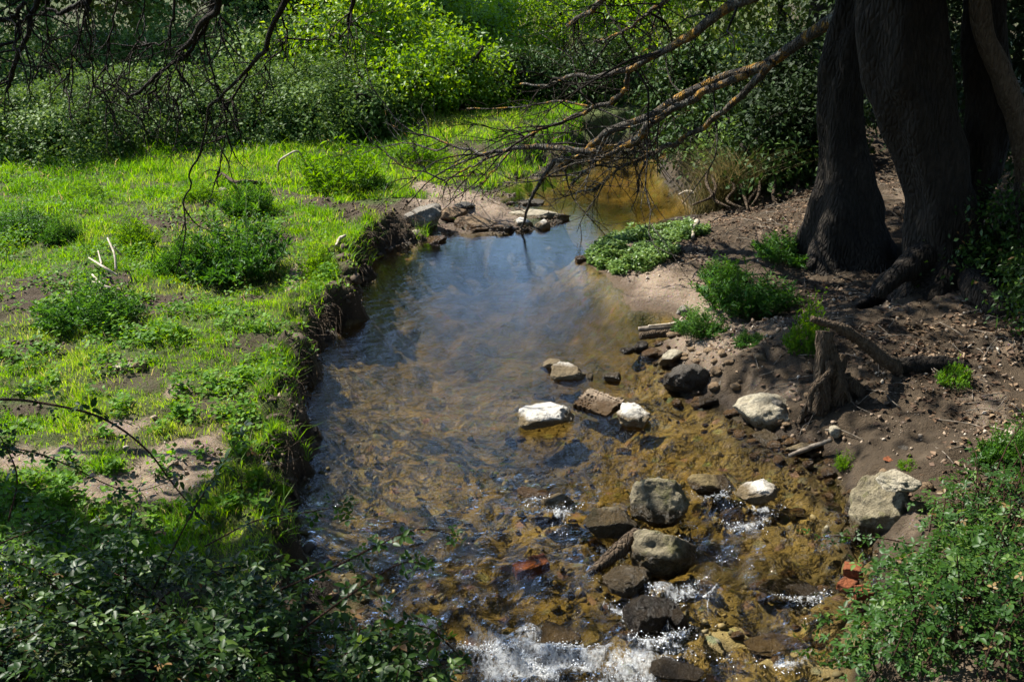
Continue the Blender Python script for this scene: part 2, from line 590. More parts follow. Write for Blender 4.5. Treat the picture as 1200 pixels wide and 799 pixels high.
gx = np.concatenate([-grow(7.0, 420, .1, 1.11)[::-1], spacing([(-6.9, -4.5, .07), (-4.5, 4.5, .036), (4.5, 7.5, .07)]), grow(7.5, 420, .1, 1.11)])
gy = np.concatenate([-grow(2.0, 80, .25, 1.2)[::-1], spacing([(-1.9, 3.4, .15), (3.4, 15.5, .04), (15.5, 22, .07), (22, 27, .15)]), grow(27, 700, .2, 1.1)])
X, Y = np.meshgrid(gx, gy)
xf, yf = X.ravel(), Y.ravel()
Z, DD, SIDE = terrain(xf, yf)
g_, s_, b_ = masks(xf, yf, DD, SIDE)
wet = sstep(.12, .0, DD) * 1.0
wet = np.maximum(wet, sstep(.10, .03, Z))
nx, ny = len(gx), len(gy)
i, j = np.meshgrid(np.arange(ny - 1), np.arange(nx - 1), indexing='ij')
a = (i * nx + j).ravel()
F = np.stack([a, a + 1, a + 1 + nx, a + nx], -1)
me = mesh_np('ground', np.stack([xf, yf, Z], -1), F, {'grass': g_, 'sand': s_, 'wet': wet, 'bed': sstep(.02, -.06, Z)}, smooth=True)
m, t = newmat('earth_and_streambed')
n = N(t)
pos = n('NewGeometry').outputs['Position']
f1 = n.noise(3.5, 8, .65, pos)
f2 = n.noise(38, 6, .7, pos)
f3 = n.noise(120, 3, .6, pos)
soil = n.mix(n.rng(f1, .3, .7), (.042, .029, .017), (.105, .074, .045))
soil = n.mix(n.rng(f2, .35, .68), soil, (.062, .045, .027))
sandc = n.mix(n.rng(f2, .3, .7), (.19, .135, .09), (.36, .275, .195))
peb = n('TexVoronoi', {'Vector': pos, 'Scale': 55.0}, feature='F1')
sandc = n.mix(n.rng(peb.outputs['Distance'], .18, .3, .5, 0), sandc, peb.outputs['Color'])
sandc = n.mix(.5, sandc, n.mix(n.rng(f1, .3, .7), (.15, .108, .07), (.33, .25, .175)))
col = n.mix(n.attr('sand'), soil, sandc)
thatch = n.mix(n.rng(f2, .3, .7), (.035, .055, .012), (.10, .12, .03))
col = n.mix(n.math('MULTIPLY', n.attr('grass'), n.rng(f1, .25, .55, .55, 1)), col, thatch)
wetc = n('Mix', {0: 1.0, 6: col, 7: (.42, .38, .34, 1)}, data_type='RGBA', blend_type='MULTIPLY').outputs[2]
col = n.mix(n.attr('wet'), col, wetc)
bp = n.noise(2.2, 6, .6, n('Mapping', {'Vector': pos, 'Location': (5, 3, 0)}).outputs[0])
vor = n('TexVoronoi', {'Vector': pos, 'Scale': 9.0, 'Randomness': 1.0}, feature='F1')
bedc = n.ramp(bp, [(.3, (.085, .068, .022)), (.45, (.22, .16, .046)), (.58, (.31, .23, .082)), (.7, (.27, .21, .1))])
bedc = n.mix(n.rng(f2, .45, .7, 0, .5), bedc, (.06, .045, .018))
bedc = n.mix(n.rng(vor.outputs['Distance'], .25, .4, .3, 0), bedc, n.mix(.35, (.2, .14, .06), vor.outputs['Color']))
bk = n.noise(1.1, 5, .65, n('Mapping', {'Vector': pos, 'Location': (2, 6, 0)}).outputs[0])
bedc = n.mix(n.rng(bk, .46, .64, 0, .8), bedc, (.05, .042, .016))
bl = n.noise(4.5, 4, .6, n('Mapping', {'Vector': pos, 'Location': (1, 8, 0)}).outputs[0])
bedc = n.mix(n.rng(bl, .66, .74, 0, .35), bedc, (.3, .14, .03))
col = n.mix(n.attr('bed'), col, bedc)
h = n.math('ADD', n.math('ADD', f1, n.math('MULTIPLY', f2, .7)), n.math('MULTIPLY', f3, .3))
p = n('BsdfPrincipled', {'Base Color': col, 'Roughness': n.rng(n.attr('wet'), 0, 1, .95, .45), 'Specular IOR Level': .25, 'Normal': n.bump(h, 1.0, .05)})
n.out(p.outputs[0])
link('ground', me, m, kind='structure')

# ------------------------------------------------------------------ water
ROCKS = [  # u, v, width px, height px, depth ratio, material, angularity, name, label
    (648, 427, 32, 22, .9, 'white', 9, 'stone', 'small pale angular stone just behind the rounded white stone in midstream', 0),
    (664, 439, 46, 27, .8, 'white', 5, 'stone', 'rounded white stone with a shadowed right flank in midstream', 0),
    (718, 444, 22, 17, 1, 'grey', 4, 'stone', 'small dark grey stone in water right of the pair of white stones', 0),
    (692, 441, 10, 12, 1, 'grey', 3, 'stone', 'tiny grey stone tip poking from water between white and grey stones', 0),
    (637, 488, 70, 36, .85, 'white', 8, 'stone', 'broad flat bright white stone alone in midstream', .035),
    (743, 489, 42, 30, .9, 'white', 6, 'stone', 'pale stone touching the right end of the holed brick', .02),
    (737, 477, 22, 14, 1, 'brown', 4, 'stone', 'small brown stone behind the holed brick', 0),
    (654, 588, 46, 30, 1, 'buff', 8, 'stone', 'buff pointed stone with white tip breaking the lower stream', 0),
    (628, 578, 44, 14, .6, 'brown', 5, 'stone', 'low flat brown stone awash left of the pointed buff stone', 0),
    (771, 586, 70, 66, .9, 'mossy', 4, 'boulder', 'tallest mossy round boulder of the cluster in the lower stream', .1),
    (712, 613, 68, 36, .7, 'mossy', 8, 'boulder', 'long low stone with dark front at left of the boulder cluster', .05),
    (780, 648, 84, 60, .8, 'mossy', 4, 'boulder', 'wide flat topped boulder below the tallest mossy boulder', .06),
    (737, 680, 60, 40, .9, 'grey', 4, 'boulder', 'rounded wet speckled stone below the grey driftwood log', 0),
    (762, 718, 72, 52, .8, 'dark', 7, 'boulder', 'black wet boulder with water breaking over its right side', 0),
    (795, 724, 26, 34, 1, 'dark', 5, 'stone', 'small black wet stone against the right side of the black boulder', 0),
    (832, 566, 60, 32, .7, 'sunk', 8, 'stone', 'flat brown stone just awash behind the pale leaning stone', 0),
    (885, 578, 58, 30, .5, 'white', 10, 'stone', 'pale leaning angular stone standing in shallows near the right bank', .03),
    (895, 486, 76, 50, .85, 'buff', 2, 'boulder', 'large rounded boulder with pale left face by the root stump', .06),
    (931, 480, 46, 28, 1, 'brown', 4, 'boulder', 'brown rounded stone between the large boulder and the stump roots', .05),
    (901, 514, 36, 22, .9, 'grey', 4, 'stone', 'smooth wet stone at water edge below the large pale faced boulder', 0),
    (850, 454, 34, 24, .9, 'grey', 7, 'stone', 'grey angular stone on shore left behind the large boulder', .08),
    (873, 429, 56, 28, .8, 'dark', 8, 'boulder', 'dark flat topped slab on the right shore under the weeds', .15),
    (806, 449, 56, 46, .9, 'dark', 4, 'boulder', 'dark grey rounded boulder at the water edge of the right shore', .05),
    (750, 407, 20, 16, 1, 'dark', 3, 'stone', 'dark wet stone, middle of the three below the stick pile', 0),
    (736, 410, 20, 12, 1, 'dark', 3, 'stone', 'dark low stone, leftmost of the three below the stick pile', 0),
    (764, 413, 26, 14, 1, 'brown', 4, 'stone', 'brown flat stone, rightmost of the three below the stick pile', 0),
    (784, 420, 32, 24, 1, 'buff', 5, 'stone', 'buff rubble stone on shore above the dark grey rounded boulder', .05),
    (830, 470, 24, 14, 1, 'dark', 4, 'stone', 'small dark stone right of the dark grey rounded boulder', .02),
    (497, 258, 56, 40, .8, 'grey', 8, 'boulder', 'big grey boulder with pale shoulder at the end of the left bank', .12),
    (487, 279, 18, 22, 1, 'buff', 4, 'stone', 'upright tan stone at the water below the big grey boulder', 0),
    (475, 268, 18, 16, 1, 'brown', 4, 'stone', 'small tan stone left of the big grey boulder', .05),
    (508, 281, 30, 12, 1, 'brown', 4, 'stone', 'flat brown stone awash right of the upright tan stone', 0),
    (630, 256, 76, 24, .5, 'buff', 9, 'boulder', 'long pale slab pointing into the pool at the tip of the spit', 0),
    (612, 265, 26, 18, .9, 'white', 6, 'stone', 'pale stone in front of the long slab, left of the pair', 0),
    (633, 265, 24, 18, .9, 'white', 6, 'stone', 'pale stone in front of the long slab, right of the pair', 0),
    (622, 238, 32, 9, .7, 'grey', 4, 'stone', 'flat grey stone lying awash in the pool behind the spit', 0),
    (555, 264, 62, 24, .7, 'brown', 7, 'boulder', 'brown earthy rock along the waterline of the gravel spit', .02),
    (533, 252, 34, 22, .8, 'brown', 6, 'stone', 'brown lump of rock on gravel right of the big grey boulder', .1),
    (585, 268, 34, 14, .8, 'brown', 6, 'stone', 'low brown rock at the waterline near the spit tip', .01),
    (545, 242, 26, 12, .8, 'dark', 6, 'stone', 'dark lump on the gravel spit behind the brown rock', .14),
    (1036, 606, 84, 92, .9, 'mossy', 4, 'boulder', 'large pale boulder half buried in the right bank among brambles', .1),
    (1003, 592, 30, 40, .9, 'grey', 6, 'stone', 'grey stone leaning on left side of the large bankside boulder', .03),
    (1052, 563, 46, 24, .9, 'buff', 6, 'stone', 'tan stone on soil above the large bankside boulder', .42),
    (978, 505, 17, 14, .9, 'buff', 8, 'stone', 'small pale stone on soil below the stump roots', .15),
    (940, 524, 36, 12, .5, 'white', 10, 'stone', 'thin white slab lying at the right water edge', .04),
    (826, 692, 28, 22, 1, 'sunk', 4, 'stone', 'yellow brown stone under water right of the boulder cluster', -.05),
    (491, 750, 44, 30, .9, 'white', 6, 'stone', 'white stone in foam beside the foreground bramble tip', 0),
    (795, 785, 66, 30, .8, 'dark', 5, 'boulder', 'dark submerged rock at the bottom edge below the black boulder', -.03),
    (905, 755, 70, 34, .8, 'sunk', 5, 'boulder', 'brown sunken rock in the rapids near the right brambles', -.06),
    (925, 690, 70, 28, .8, 'dark', 5, 'boulder', 'dark sunken rock making a riffle near the right bank', -.05),
    (650, 740, 60, 26, .8, 'sunk', 5, 'boulder', 'sunken yellow rock under the white water at lower left', -.07),
    (870, 610, 60, 28, .8, 'sunk', 5, 'boulder', 'sunken yellow rock right of the tallest mossy boulder', -.1),
    (245, 237, 20, 11, .8, 'buff', 6, 'stone', 'pink grey stone lying alone in the far meadow grass', None),
    (262, 226, 12, 12, .8, 'buff', 6, 'stone', 'small upright stone in the grass just behind the pink grey stone', None),
    (148, 428, 34, 9, .7, 'buff', 6, 'stone', 'flat sandy stone in turf below the round weed clump', None),
    (55, 283, 12, 12, .9, 'buff', 6, 'stone', 'small tan stone beside weeds at the far left of the meadow', None),
    (680, 304, 16, 10, .9, 'brown', 4, 'stone', 'small brown stone at the left tip of the green sandbar', .01),
    (800, 364, 18, 12, .9, 'grey', 6, 'stone', 'grey stone on wet sand behind the stick pile', .1),
    (912, 472, 16, 9, .9, 'grey', 5, 'stone', 'small grey stone on top of the shore behind the large boulder', .2),
    (1100, 497, 10, 8, .9, 'white', 5, 'stone', 'tiny white stone on the bare soil slope right of the stump', None),
    (1125, 470, 8, 7, .9, 'buff', 5, 'stone', 'tiny tan stone near the ivy at top of the soil slope', None),
    (1045, 538, 22, 8, .8, 'brick', 6, 'tile_shard', 'orange tile shard on the soil above the bankside boulder', None),
    (1060, 525, 14, 7, .8, 'dark', 5, 'stone', 'dark small stone on the soil slope above the tile shard', None),
]


def rock_dims(u, v, wpx, hpx, dr, z0):
    c = G(u, v, z0)
    s = depth(c) / FPX
    th = math.atan2(CAM_Z - c[2], math.hypot(c[0], c[1]))
    ax = .52 * wpx * s
    by = ax * dr
    cz2 = (.52 * hpx * s) ** 2 - (by * math.sin(th)) ** 2
    cz = math.sqrt(max(cz2, (.16 * ax) ** 2)) / math.cos(th)
    c = G(u, v, z0 + .12 * cz)
    return c, ax, by, cz


RK = []
for r in ROCKS:
    z0 = r[9]
    if z0 is None:
        z0 = GT(r[0], r[1] + r[3] * .4)[2]
    RK.append(rock_dims(*r[:5], z0))

wx = spacing([(-3.2, 3.0, .03), (3.0, 12, .25)])
wy = spacing([(-6, 3.2, .12), (3.2, 9.5, .03), (9.5, 15, .045), (15, 27, .12)])
X, Y = np.meshgrid(wx, wy)
xf, yf = X.ravel(), Y.ravel()
sdw, _, _, _ = stream_sd(xf, yf)
rap = sstep(6.4, 4.9, yf + .35 * fbm(xf * 1.1, yf * 1.1, None, 5, 2))
tur = sstep(11.5, 7.5, yf)
zw = .0045 * tur * fbm(xf * 7, yf * 4, None, 61, 3) + .065 * rap * fbm(xf * 4.2 + .5 * fbm(xf * 2, yf * 2, None, 4, 2), yf * 5.2, None, 62, 4, .55)
zw = zw - .07 * sstep(5.6, 3.6, yf)
foam = np.zeros(xf.shape)
# a raised lip upstream and a trough with bubbles downstream of every rock in the fast water
for (c, ax, by, cz), r in zip(RK, ROCKS):
    if r[9] is None or r[9] > .105 or c[1] > 9:
        continue
    k = sstep(8.5, 5.5, c[1])
    rr = max(ax, .06)
    q = np.hypot((xf - c[0]) / (rr * 1.25), (yf - c[1] + rr * .1) / (by * 1.3 + .03))
    ring = np.exp(-((q - 1.0) / .22) ** 2)
    zw += .012 * k * ring
    tail = np.exp(-((xf - c[0]) / (rr * 1.0)) ** 2) * sstep(c[1] - by * .5, c[1] - by * 1.1, yf) * sstep(c[1] - by - .7, c[1] - by - .1, yf)
    foam = np.maximum(foam, k * (.34 * ring + .5 * tail))
nf = fbm(xf * 3.1, yf * 4.5, None, 64, 4)
# main white water at the bottom of the picture
for (u, v, ru, rv, a_) in [(610, 770, 95, 38, 1.0), (720, 770, 120, 22, .85), (640, 735, 60, 30, .75), (730, 690, 70, 10, .4), (880, 640, 55, 26, .32), (680, 685, 80, 16, .36),
                           (830, 775, 90, 30, .42), (490, 735, 55, 26, .8), (930, 735, 50, 40, .28), (860, 700, 70, 22, .28), (800, 740, 70, 14, .45), (690, 800, 150, 28, .8), (760, 755, 60, 15, .5), (575, 745, 70, 30, .8), (850, 650, 60, 14, .45)]:
    c = G(u, v)
    e = G(u + ru, v)
    f = G(u, v - rv)
    q = np.hypot((xf - c[0]) / (e[0] - c[0]), (yf - c[1]) / (f[1] - c[1]))
    foam = np.maximum(foam, a_ * sstep(1.35, .3, q + .3 * nf))
rough = np.clip(.024 + .085 * sstep(14.5, 10.0, yf + .8 * fbm(xf * .9, yf * .5, None, 9, 2)) + .32 * sstep(10.2, 7.0, yf + .6 * fbm(xf * .8, yf * .6, None, 10, 3)) + .1 * sstep(.2, -1.0, xf) * sstep(11.5, 8.5, yf) + .5 * rap, 0, 1)
nx, ny = len(wx), len(wy)
i, j = np.meshgrid(np.arange(ny - 1), np.arange(nx - 1), indexing='ij')
a = (i * nx + j).ravel()
F = np.stack([a, a + 1, a + 1 + nx, a + nx], -1)
F = F[(sdw[F] < .35).any(1)]
used = np.unique(F)
remap = np.full(nx * ny, -1)
remap[used] = np.arange(len(used))
deep = np.clip(-terrain(xf[used], yf[used])[0], 0, 1)
me = mesh_np('stream', np.stack([xf, yf, zw], -1)[used], remap[F], {'foam': foam[used], 'rough': rough[used], 'deep': deep}, smooth=True)
m, t = newmat('stream_water')
n = N(t)
pos = n('NewGeometry').outputs['Position']
mp = n('Mapping', {'Vector': pos, 'Scale': (.8, 1.25, 1), 'Rotation': (0, 0, .3)}).outputs[0]
r1 = n.noise(9, 3, .5, mp, .35)
r2 = n.noise(30, 3, .55, mp, .2)
r3 = n.noise(85, 2, .5, mp)
ht = n.math('ADD', n.math('MULTIPLY', r1, 1.0), n.math('ADD', n.math('MULTIPLY', r2, .32), n.math('MULTIPLY', r3, .15)))
ht = n.math('MULTIPLY', ht, n.attr('rough'))
nrm = n.bump(ht, 1.0, .05)
fres = n('Fresnel', {'IOR': 1.43, 'Normal': nrm}).outputs[0]
gl = n('BsdfGlossy', {'Color': (1, 1, 1, 1), 'Roughness': .025, 'Normal': nrm})
tr = n('BsdfTransparent', {'Color': n.ramp(n.attr('deep'), [(0, (.98, .96, .9)), (.13, (.88, .81, .6)), (.26, (.74, .66, .42)), (.42, (.47, .41, .23)), (.65, (.27, .24, .13))])})
mx = n('MixShader', {0: fres, 1: tr.outputs[0], 2: gl.outputs[0]})
fn = n.noise(15, 9, .78, n('Mapping', {'Vector': pos, 'Scale': (1.5, .6, 1), 'Rotation': (0, 0, .35)}).outputs[0], 1.2)
fn2 = n.noise(60, 4, .7, pos)
fm = n.math('ADD', n.math('MULTIPLY', n.attr('foam'), .55), n.math('MULTIPLY', fn, 1.05))
fm = n.math('ADD', fm, n.math('MULTIPLY', fn2, .4))
fmask = n.rng(fm, 1.05, 1.28, 0, .9)
wh = n('BsdfPrincipled', {'Base Color': (.82, .84, .84, 1), 'Roughness': .35, 'Specular IOR Level': .5, 'Normal': n.bump(n.math('ADD', fn, fn2), 1.0, .04)})
mx2 = n('MixShader', {0: fmask, 1: mx.outputs[0], 2: wh.outputs[0]})
n.out(mx2.outputs[0])
link('stream', me, m, kind='structure')

# bubbles and drops on the white water (nobody could count them)
r = np.random.default_rng(19)
fi = np.where((foam > .36) & (sdw < 0))[0]
fi = r.choice(fi, 9000, p=foam[fi] ** 2.5 / (foam[fi] ** 2.5).sum())
bx0, by0 = xf[fi] + r.uniform(-.02, .02, len(fi)), yf[fi] + r.uniform(-.02, .02, len(fi))
kk = fbm(bx0 * 9, by0 * 13, None, 23, 4) > .12
fi, bx0, by0 = fi[kk], bx0[kk], by0[kk]
bz0 = zw[fi] + r.exponential(.008, len(fi))
sc_ = .0012 + .0042 * r.random(len(fi)) ** 3.5
Vb, Fb, _ = scatter(ICO[1][0], ICO[1][1], np.stack([bx0, by0, bz0], -1), np.tile(np.eye(3), (len(fi), 1, 1)), sc_, np.zeros(len(fi)))
m, t = newmat('foam_white')
n = N(t)
p = n('BsdfPrincipled', {'Base Color': (.85, .87, .88, 1), 'Roughness': .25, 'Specular IOR Level': .5})
n.out(p.outputs[0])
link('foam_bubbles', mesh_np('foam_bubbles', Vb, Fb, smooth=True), m, kind='stuff')

# ------------------------------------------------------------------ rocks
def rock_mesh(name, ax, by, cz, seed, cuts, sub):
    V, F = ICO[sub]
    rg = np.random.default_rng(seed)
    V = V.copy()
    V = V * (1 + .16 * fbm(V[:, 0] * 1.3, V[:, 1] * 1.3, V[:, 2] * 1.3, seed, 2)[:, None])
    for k in range(cuts):
        nrm = rg.normal(size=3)
        nrm[2] = nrm[2] * .8 + (.35 if k % 3 == 0 else 0)
        nrm /= np.linalg.norm(nrm)
        off = rg.uniform(.45, .85)
        dd = V @ nrm - off
        V = V - np.maximum(dd, 0)[:, None] * nrm * .96
    V = V * (1 + .06 * fbm(V[:, 0] * 3.5, V[:, 1] * 3.5, V[:, 2] * 3.5, seed + 9, 6, .62)[:, None])
    ext = np.abs(V).max(0)
    V = V / ext * np.array([ax, by, cz])
    return mesh_np(name, V, F, smooth=True)


for k, (r, (c, ax, by, cz)) in enumerate(zip(ROCKS, RK)):
    big = r[2] > 26
    me = rock_mesh(r[7], ax, by, cz, 100 + k * 7, r[6], 5 if r[2] > 38 else 4 if big else 3)
    o = link(r[7], me, M[r[5]], loc=c, label=r[8], cat={'boulder': 'rock', 'stone': 'stone', 'tile_shard': 'tile'}[r[7]])
    tilt = .18 if r[7] != 'boulder' else .05
    rg = np.random.default_rng(k)
    o.rotation_euler = (rg.uniform(-tilt, tilt), rg.uniform(-tilt, tilt), 0)

# the holed brick lying in the stream
def box(sx, sy, sz, at=(0, 0, 0), seed=None, chip=.0):
    V = np.array([[x, y, z] for x in (-1, 1) for y in (-1, 1) for z in (-1, 1)], float) * np.array([sx, sy, sz]) * .5 + np.array(at)
    F = np.array([[0, 1, 3, 2], [4, 6, 7, 5], [0, 4, 5, 1], [2, 3, 7, 6], [0, 2, 6, 4], [1, 5, 7, 3]])
    if chip:
        V = V + np.random.default_rng(seed).uniform(-chip, chip, V.shape)
    return V, F


def grid_slab(sx, sy, sz, holes, seed):
    """A slab whose top is a fine grid; cells listed as holes sink in, the rim is ragged."""
    nx_, ny_ = 27, 18
    rg = np.random.default_rng(seed)
    xs, ys = np.linspace(-sx / 2, sx / 2, nx_ + 1), np.linspace(-sy / 2, sy / 2, ny_ + 1)
    V, F = [], []
    def quad(p):
        b = len(V)
        V.extend(p)
        F.append([b, b + 1, b + 2, b + 3])
    def cut(i, j):
        return i < 0 or j < 0 or i >= nx_ or j >= ny_ or (i, j) in gone
    gone = set()
    for i_ in range(nx_):
        for j_ in range(ny_):
            if (i_ in (0, nx_ - 1) or j_ in (0, ny_ - 1)) and rg.random() < .45:
                gone.add((i_, j_))
    hz = {}
    for i_ in range(nx_):
        for j_ in range(ny_):
            hz[i_, j_] = sz / 2 - (.045 if (i_, j_) in holes else 0)
    for (i_, j_), z in hz.items():
        if (i_, j_) in gone:
            continue
        x0, x1, y0, y1 = xs[i_], xs[i_ + 1], ys[j_], ys[j_ + 1]
        quad([(x0, y0, z), (x1, y0, z), (x1, y1, z), (x0, y1, z)])
        for di, dj, p0, p1 in ((1, 0, (x1, y0), (x1, y1)), (-1, 0, (x0, y1), (x0, y0)), (0, 1, (x1, y1), (x0, y1)), (0, -1, (x0, y0), (x1, y0))):
            zz = -sz / 2 if cut(i_ + di, j_ + dj) else hz[i_ + di, j_ + dj]
            if zz < z:
                quad([(*p0, zz), (*p1, zz), (*p1, z), (*p0, z)])
    V = np.array(V, float)
    V[:, 2] += .006 * fbm(V[:, 0] * 14, V[:, 1] * 14, None, 3, 3)
    return V, np.array(F)


holes = set()
rg = np.random.default_rng(4)
for bi in range(3, 12):
    for bj in range(4, 14):
        if (bi % 3 != 2) and (bj % 3 != 0) and rg.random() < .62:
            holes.add((bi, bj))
for bi in range(4, 25, 2):
    holes.add((bi, 15))
    if rg.random() < .7:
        holes.add((bi, 2))
V, F = grid_slab(.31, .25, .06, holes, 3)
c = G(701, 474, .01)
o = link('holed_brick', mesh_np('holed_brick', V, F), M['brick_pale'], loc=c, label='weathered flat brown brick with rows of dark holes lying in midstream', cat='brick')
o.rotation_euler = (rad(12), rad(4), rad(-38))


def brick_mesh(name, sx, sy, sz, seed):
    import bmesh
    bm = bmesh.new()
    bmesh.ops.create_cube(bm, size=1)
    for v in bm.verts:
        v.co = (v.co.x * sx, v.co.y * sy, v.co.z * sz)
    bmesh.ops.subdivide_edges(bm, edges=bm.edges[:], cuts=5, use_grid_fill=True)
    V = np.array([v.co[:] for v in bm.verts])
    F = [[v.index for v in f.verts] for f in bm.faces]
    bm.free()
    V += .007 * np.stack([fbm(V[:, 0] * 13 + k, V[:, 1] * 13, V[:, 2] * 13, seed + k, 3) for k in range(3)], -1)
    return mesh_np(name, V, np.array(F), smooth=True)


for k, (u, v, z, rz, tilt, lab) in enumerate([(622, 664, -.055, 20, .12, 'orange red broken brick just under the water left of the cluster'),
                                        (1000, 668, .08, -25, .1, 'red brick at the water below the large bankside boulder, topmost of three'),
                                        (993, 685, .02, 40, .15, 'red brick half hidden by bramble leaves, middle of three'),
                                        (1012, 695, .04, -5, .1, 'red brick under bramble, lowest of three')]):
    o = link('brick_piece', brick_mesh('brick_piece', .2 if k == 0 else .1, .1 if k == 0 else .07, .06 if k == 0 else .05, 40 + k), M['brick'], loc=G(u, v, z), label=lab, cat='brick', group=None if k == 0 else 'red bricks by the right bank')
    o.rotation_euler = (tilt, -tilt, rad(rz))

# gravel and clods (nobody could count them)
rg = np.random.default_rng(77)
def pebble_field(n_, pts, smin, smax, seed, name, mat, sink=.35):
    tv, tf = ICO[1]
    R = np.linalg.qr(np.random.default_rng(seed).normal(size=(len(pts), 3, 3)))[0]
    R = R * np.random.default_rng(seed + 5).uniform(.5, 1.15, (len(pts), 1, 3))
    tv = tv * np.random.default_rng(seed + 6).uniform(.65, 1.15, (len(tv), 1))
    sc = np.random.default_rng(seed + 1).uniform(0, 1, len(pts)) ** 3 * (smax - smin) + smin
    flat = np.array([1, .8, .65])
    V, F, rn = scatter(tv * flat, tf, pts + np.array([0, 0, 1]) * (sc * .3)[:, None], R, sc, np.random.default_rng(seed + 2).random(len(pts)))
    return link(name, mesh_np(name, V, F, {'rnd': rn}, smooth=False), mat, kind='stuff')


m, t = newmat('pebbles')
n = N(t)
col = n.ramp(n.attr('rnd'), [(0, (.08, .055, .035)), (.4, (.2, .14, .09)), (.75, (.34, .26, .18)), (1, (.55, .48, .38))])
p = n('BsdfPrincipled', {'Base Color': n.mix(n.rng(n.noise(30), .3, .7, 0, .5), col, (.1, .07, .045)), 'Roughness': .8, 'Specular IOR Level': .3})
n.out(p.outputs[0])
M['pebble'] = m
m, t = newmat('bed_stones')
n = N(t)
col = n.ramp(n.attr('rnd'), [(0, (.045, .04, .02)), (.35, (.16, .12, .045)), (.7, (.27, .2, .085)), (.9, (.2, .19, .14)), (1, (.42, .37, .26))])
p = n('BsdfPrincipled', {'Base Color': n.mix(n.rng(n.noise(22), .35, .65, 0, .75), col, (.06, .05, .02)), 'Roughness': .8, 'Specular IOR Level': .2})
n.out(p.outputs[0])
M['bedstone'] = m
cx = rg.uniform(-4, 6, 260000)
cyy = rg.uniform(4, 18, 260000)
zz, dd, sd = terrain(cx, cyy)
gm, sm, bm_ = masks(cx, cyy, dd, sd)
clump = sstep(-.1, .5, fbm(cx * 1.7, cyy * 1.7, None, 90, 3))
keep = rg.random(len(cx)) < np.where(sd > .5, sstep(.0, .1, dd) * sstep(3.5, .2, dd) * (.28 - .24 * sstep(8.2, 9, cyy)) * (clump + .1), (sm * .16 + sstep(.3, .0, dd) * (dd > 0) * .2) * clump)
pts = np.stack([cx, cyy, zz], -1)[keep]
pebble_field(0, pts, .006, .032, 5, 'gravel', M['pebble'])
keep = (dd < -.03) & (rg.random(len(cx)) < .11 * (clump + .15) * sstep(8.2, 6, cyy))
pebble_field(0, np.stack([cx, cyy, zz], -1)[keep], .01, .05, 6, 'streambed_pebbles', M['bedstone'])
keep = (((sd < .5) & (dd > .01) & (dd < .22) & (zz < .4)) | (bm_ > .6) & (sm < .4)) & (rg.random(len(cx)) < .2)
pebble_field(0, np.stack([cx, cyy, zz], -1)[keep], .006, .034, 7, 'earth_clods', M['clod'])

# ------------------------------------------------------------------ grass and ground cover
def blades(pos, h, lean, wid, seed, rnd):
    r = np.random.default_rng(seed)
    n_ = len(pos)
    az = r.uniform(0, 2 * math.pi, n_)
    wv = np.stack([np.cos(az), np.sin(az), np.zeros(n_)], -1) * wid[:, None]
    la = r.uniform(0, 2 * math.pi, n_)
    lv = np.stack([np.cos(la), np.sin(la), np.zeros(n_)], -1) * (lean * h)[:, None]
    up = np.array([0, 0, 1.0])
    mid = pos + up * (h * .55)[:, None] + lv * .3
    tip = pos + up * (h * .93)[:, None] + lv
    V = np.stack([pos - wv, pos + wv, mid - wv * .8, mid + wv * .8, tip], 1).reshape(-1, 3)
    F = (np.array([[0, 1, 3], [0, 3, 2], [2, 3, 4]])[None] + (np.arange(n_) * 5)[:, None, None]).reshape(-1, 3)
    return V, F, np.repeat(rnd, 5)


def in_view(P, mu=160, top=-60):
    u, v, dz = project(P)
    return (dz > 1) & (u > -mu) & (u < 1200 + mu) & (v > top) & (v < 900)


rg = np.random.default_rng(11)
NC = 900000
yy = 4.2 + 18 * rg.random(NC) ** 1.25
xx = rg.uniform(-.62, .06, NC) * (yy + 1.5)
pre = in_view(np.stack([xx, yy, np.full(NC, .5)], -1))
xx, yy = xx[pre], yy[pre]
zz, dd, sd = terrain(xx, yy)
gm, sm, bm_ = masks(xx, yy, dd, sd)
tuft = fbm(xx * 3.4, yy * 3.4, None, 14, 4)
hue = fbm(xx * .8, yy * .8, None, 16, 4)
keep = (rg.random(len(xx)) < np.clip(gm * (.62 + .45 * tuft), .012 * (dd > .1), 1) * .62) & (sd < .5) & (dd > .015) & ((zz > .235) | (yy > 14))
P = np.stack([xx, yy, zz], -1)[keep]
tu, hu, yk = tuft[keep], hue[keep], yy[keep]
far = sstep(8, 17, yk)
h = (.028 + .04 * np.maximum(tu, 0) + .04 * far) * rg.uniform(.6, 1.6, len(P))
tall = rg.random(len(P)) < .05
h = np.where(tall, h * 2.0, h)
wid = (.0022 + .003 * far) * rg.uniform(.7, 1.4, len(P))
rn = np.clip(.48 + .38 * hu + rg.normal(0, .16, len(P)), 0, .93)
rn = np.where(rg.random(len(P)) < .05, 1.0, rn)
V, F, rv = blades(P, h, rg.uniform(.2, 1.0, len(P)), wid, 12, rn)
link('meadow_grass', mesh_np('meadow_grass', V, F, {'rnd': rv}), M['grass'], kind='stuff')
# longer grass hanging over the brink of the bank
bxx, byy = rg.uniform(-3.6, -.6, 260000), rg.uniform(4.5, 14.8, 260000)
bzz, bdd, bsd = terrain(bxx, byy)
kb = (bsd < .5) & (bdd > .07) & (bdd < .2) & (fbm(bxx * 2.1, byy * 2.1, None, 47, 3) > -.02) & (rg.random(len(bxx)) < .3)
P = np.stack([bxx, byy, bzz], -1)[kb]
V, F, rv = blades(P, rg.uniform(.05, .17, len(P)), rg.uniform(.4, 1.6, len(P)), np.full(len(P), .003), 48, np.clip(rg.normal(.45, .2, len(P)), 0, .95))
link('brink_grass', mesh_np('brink_grass', V, F, {'rnd': rv}), M['grass'], kind='stuff')
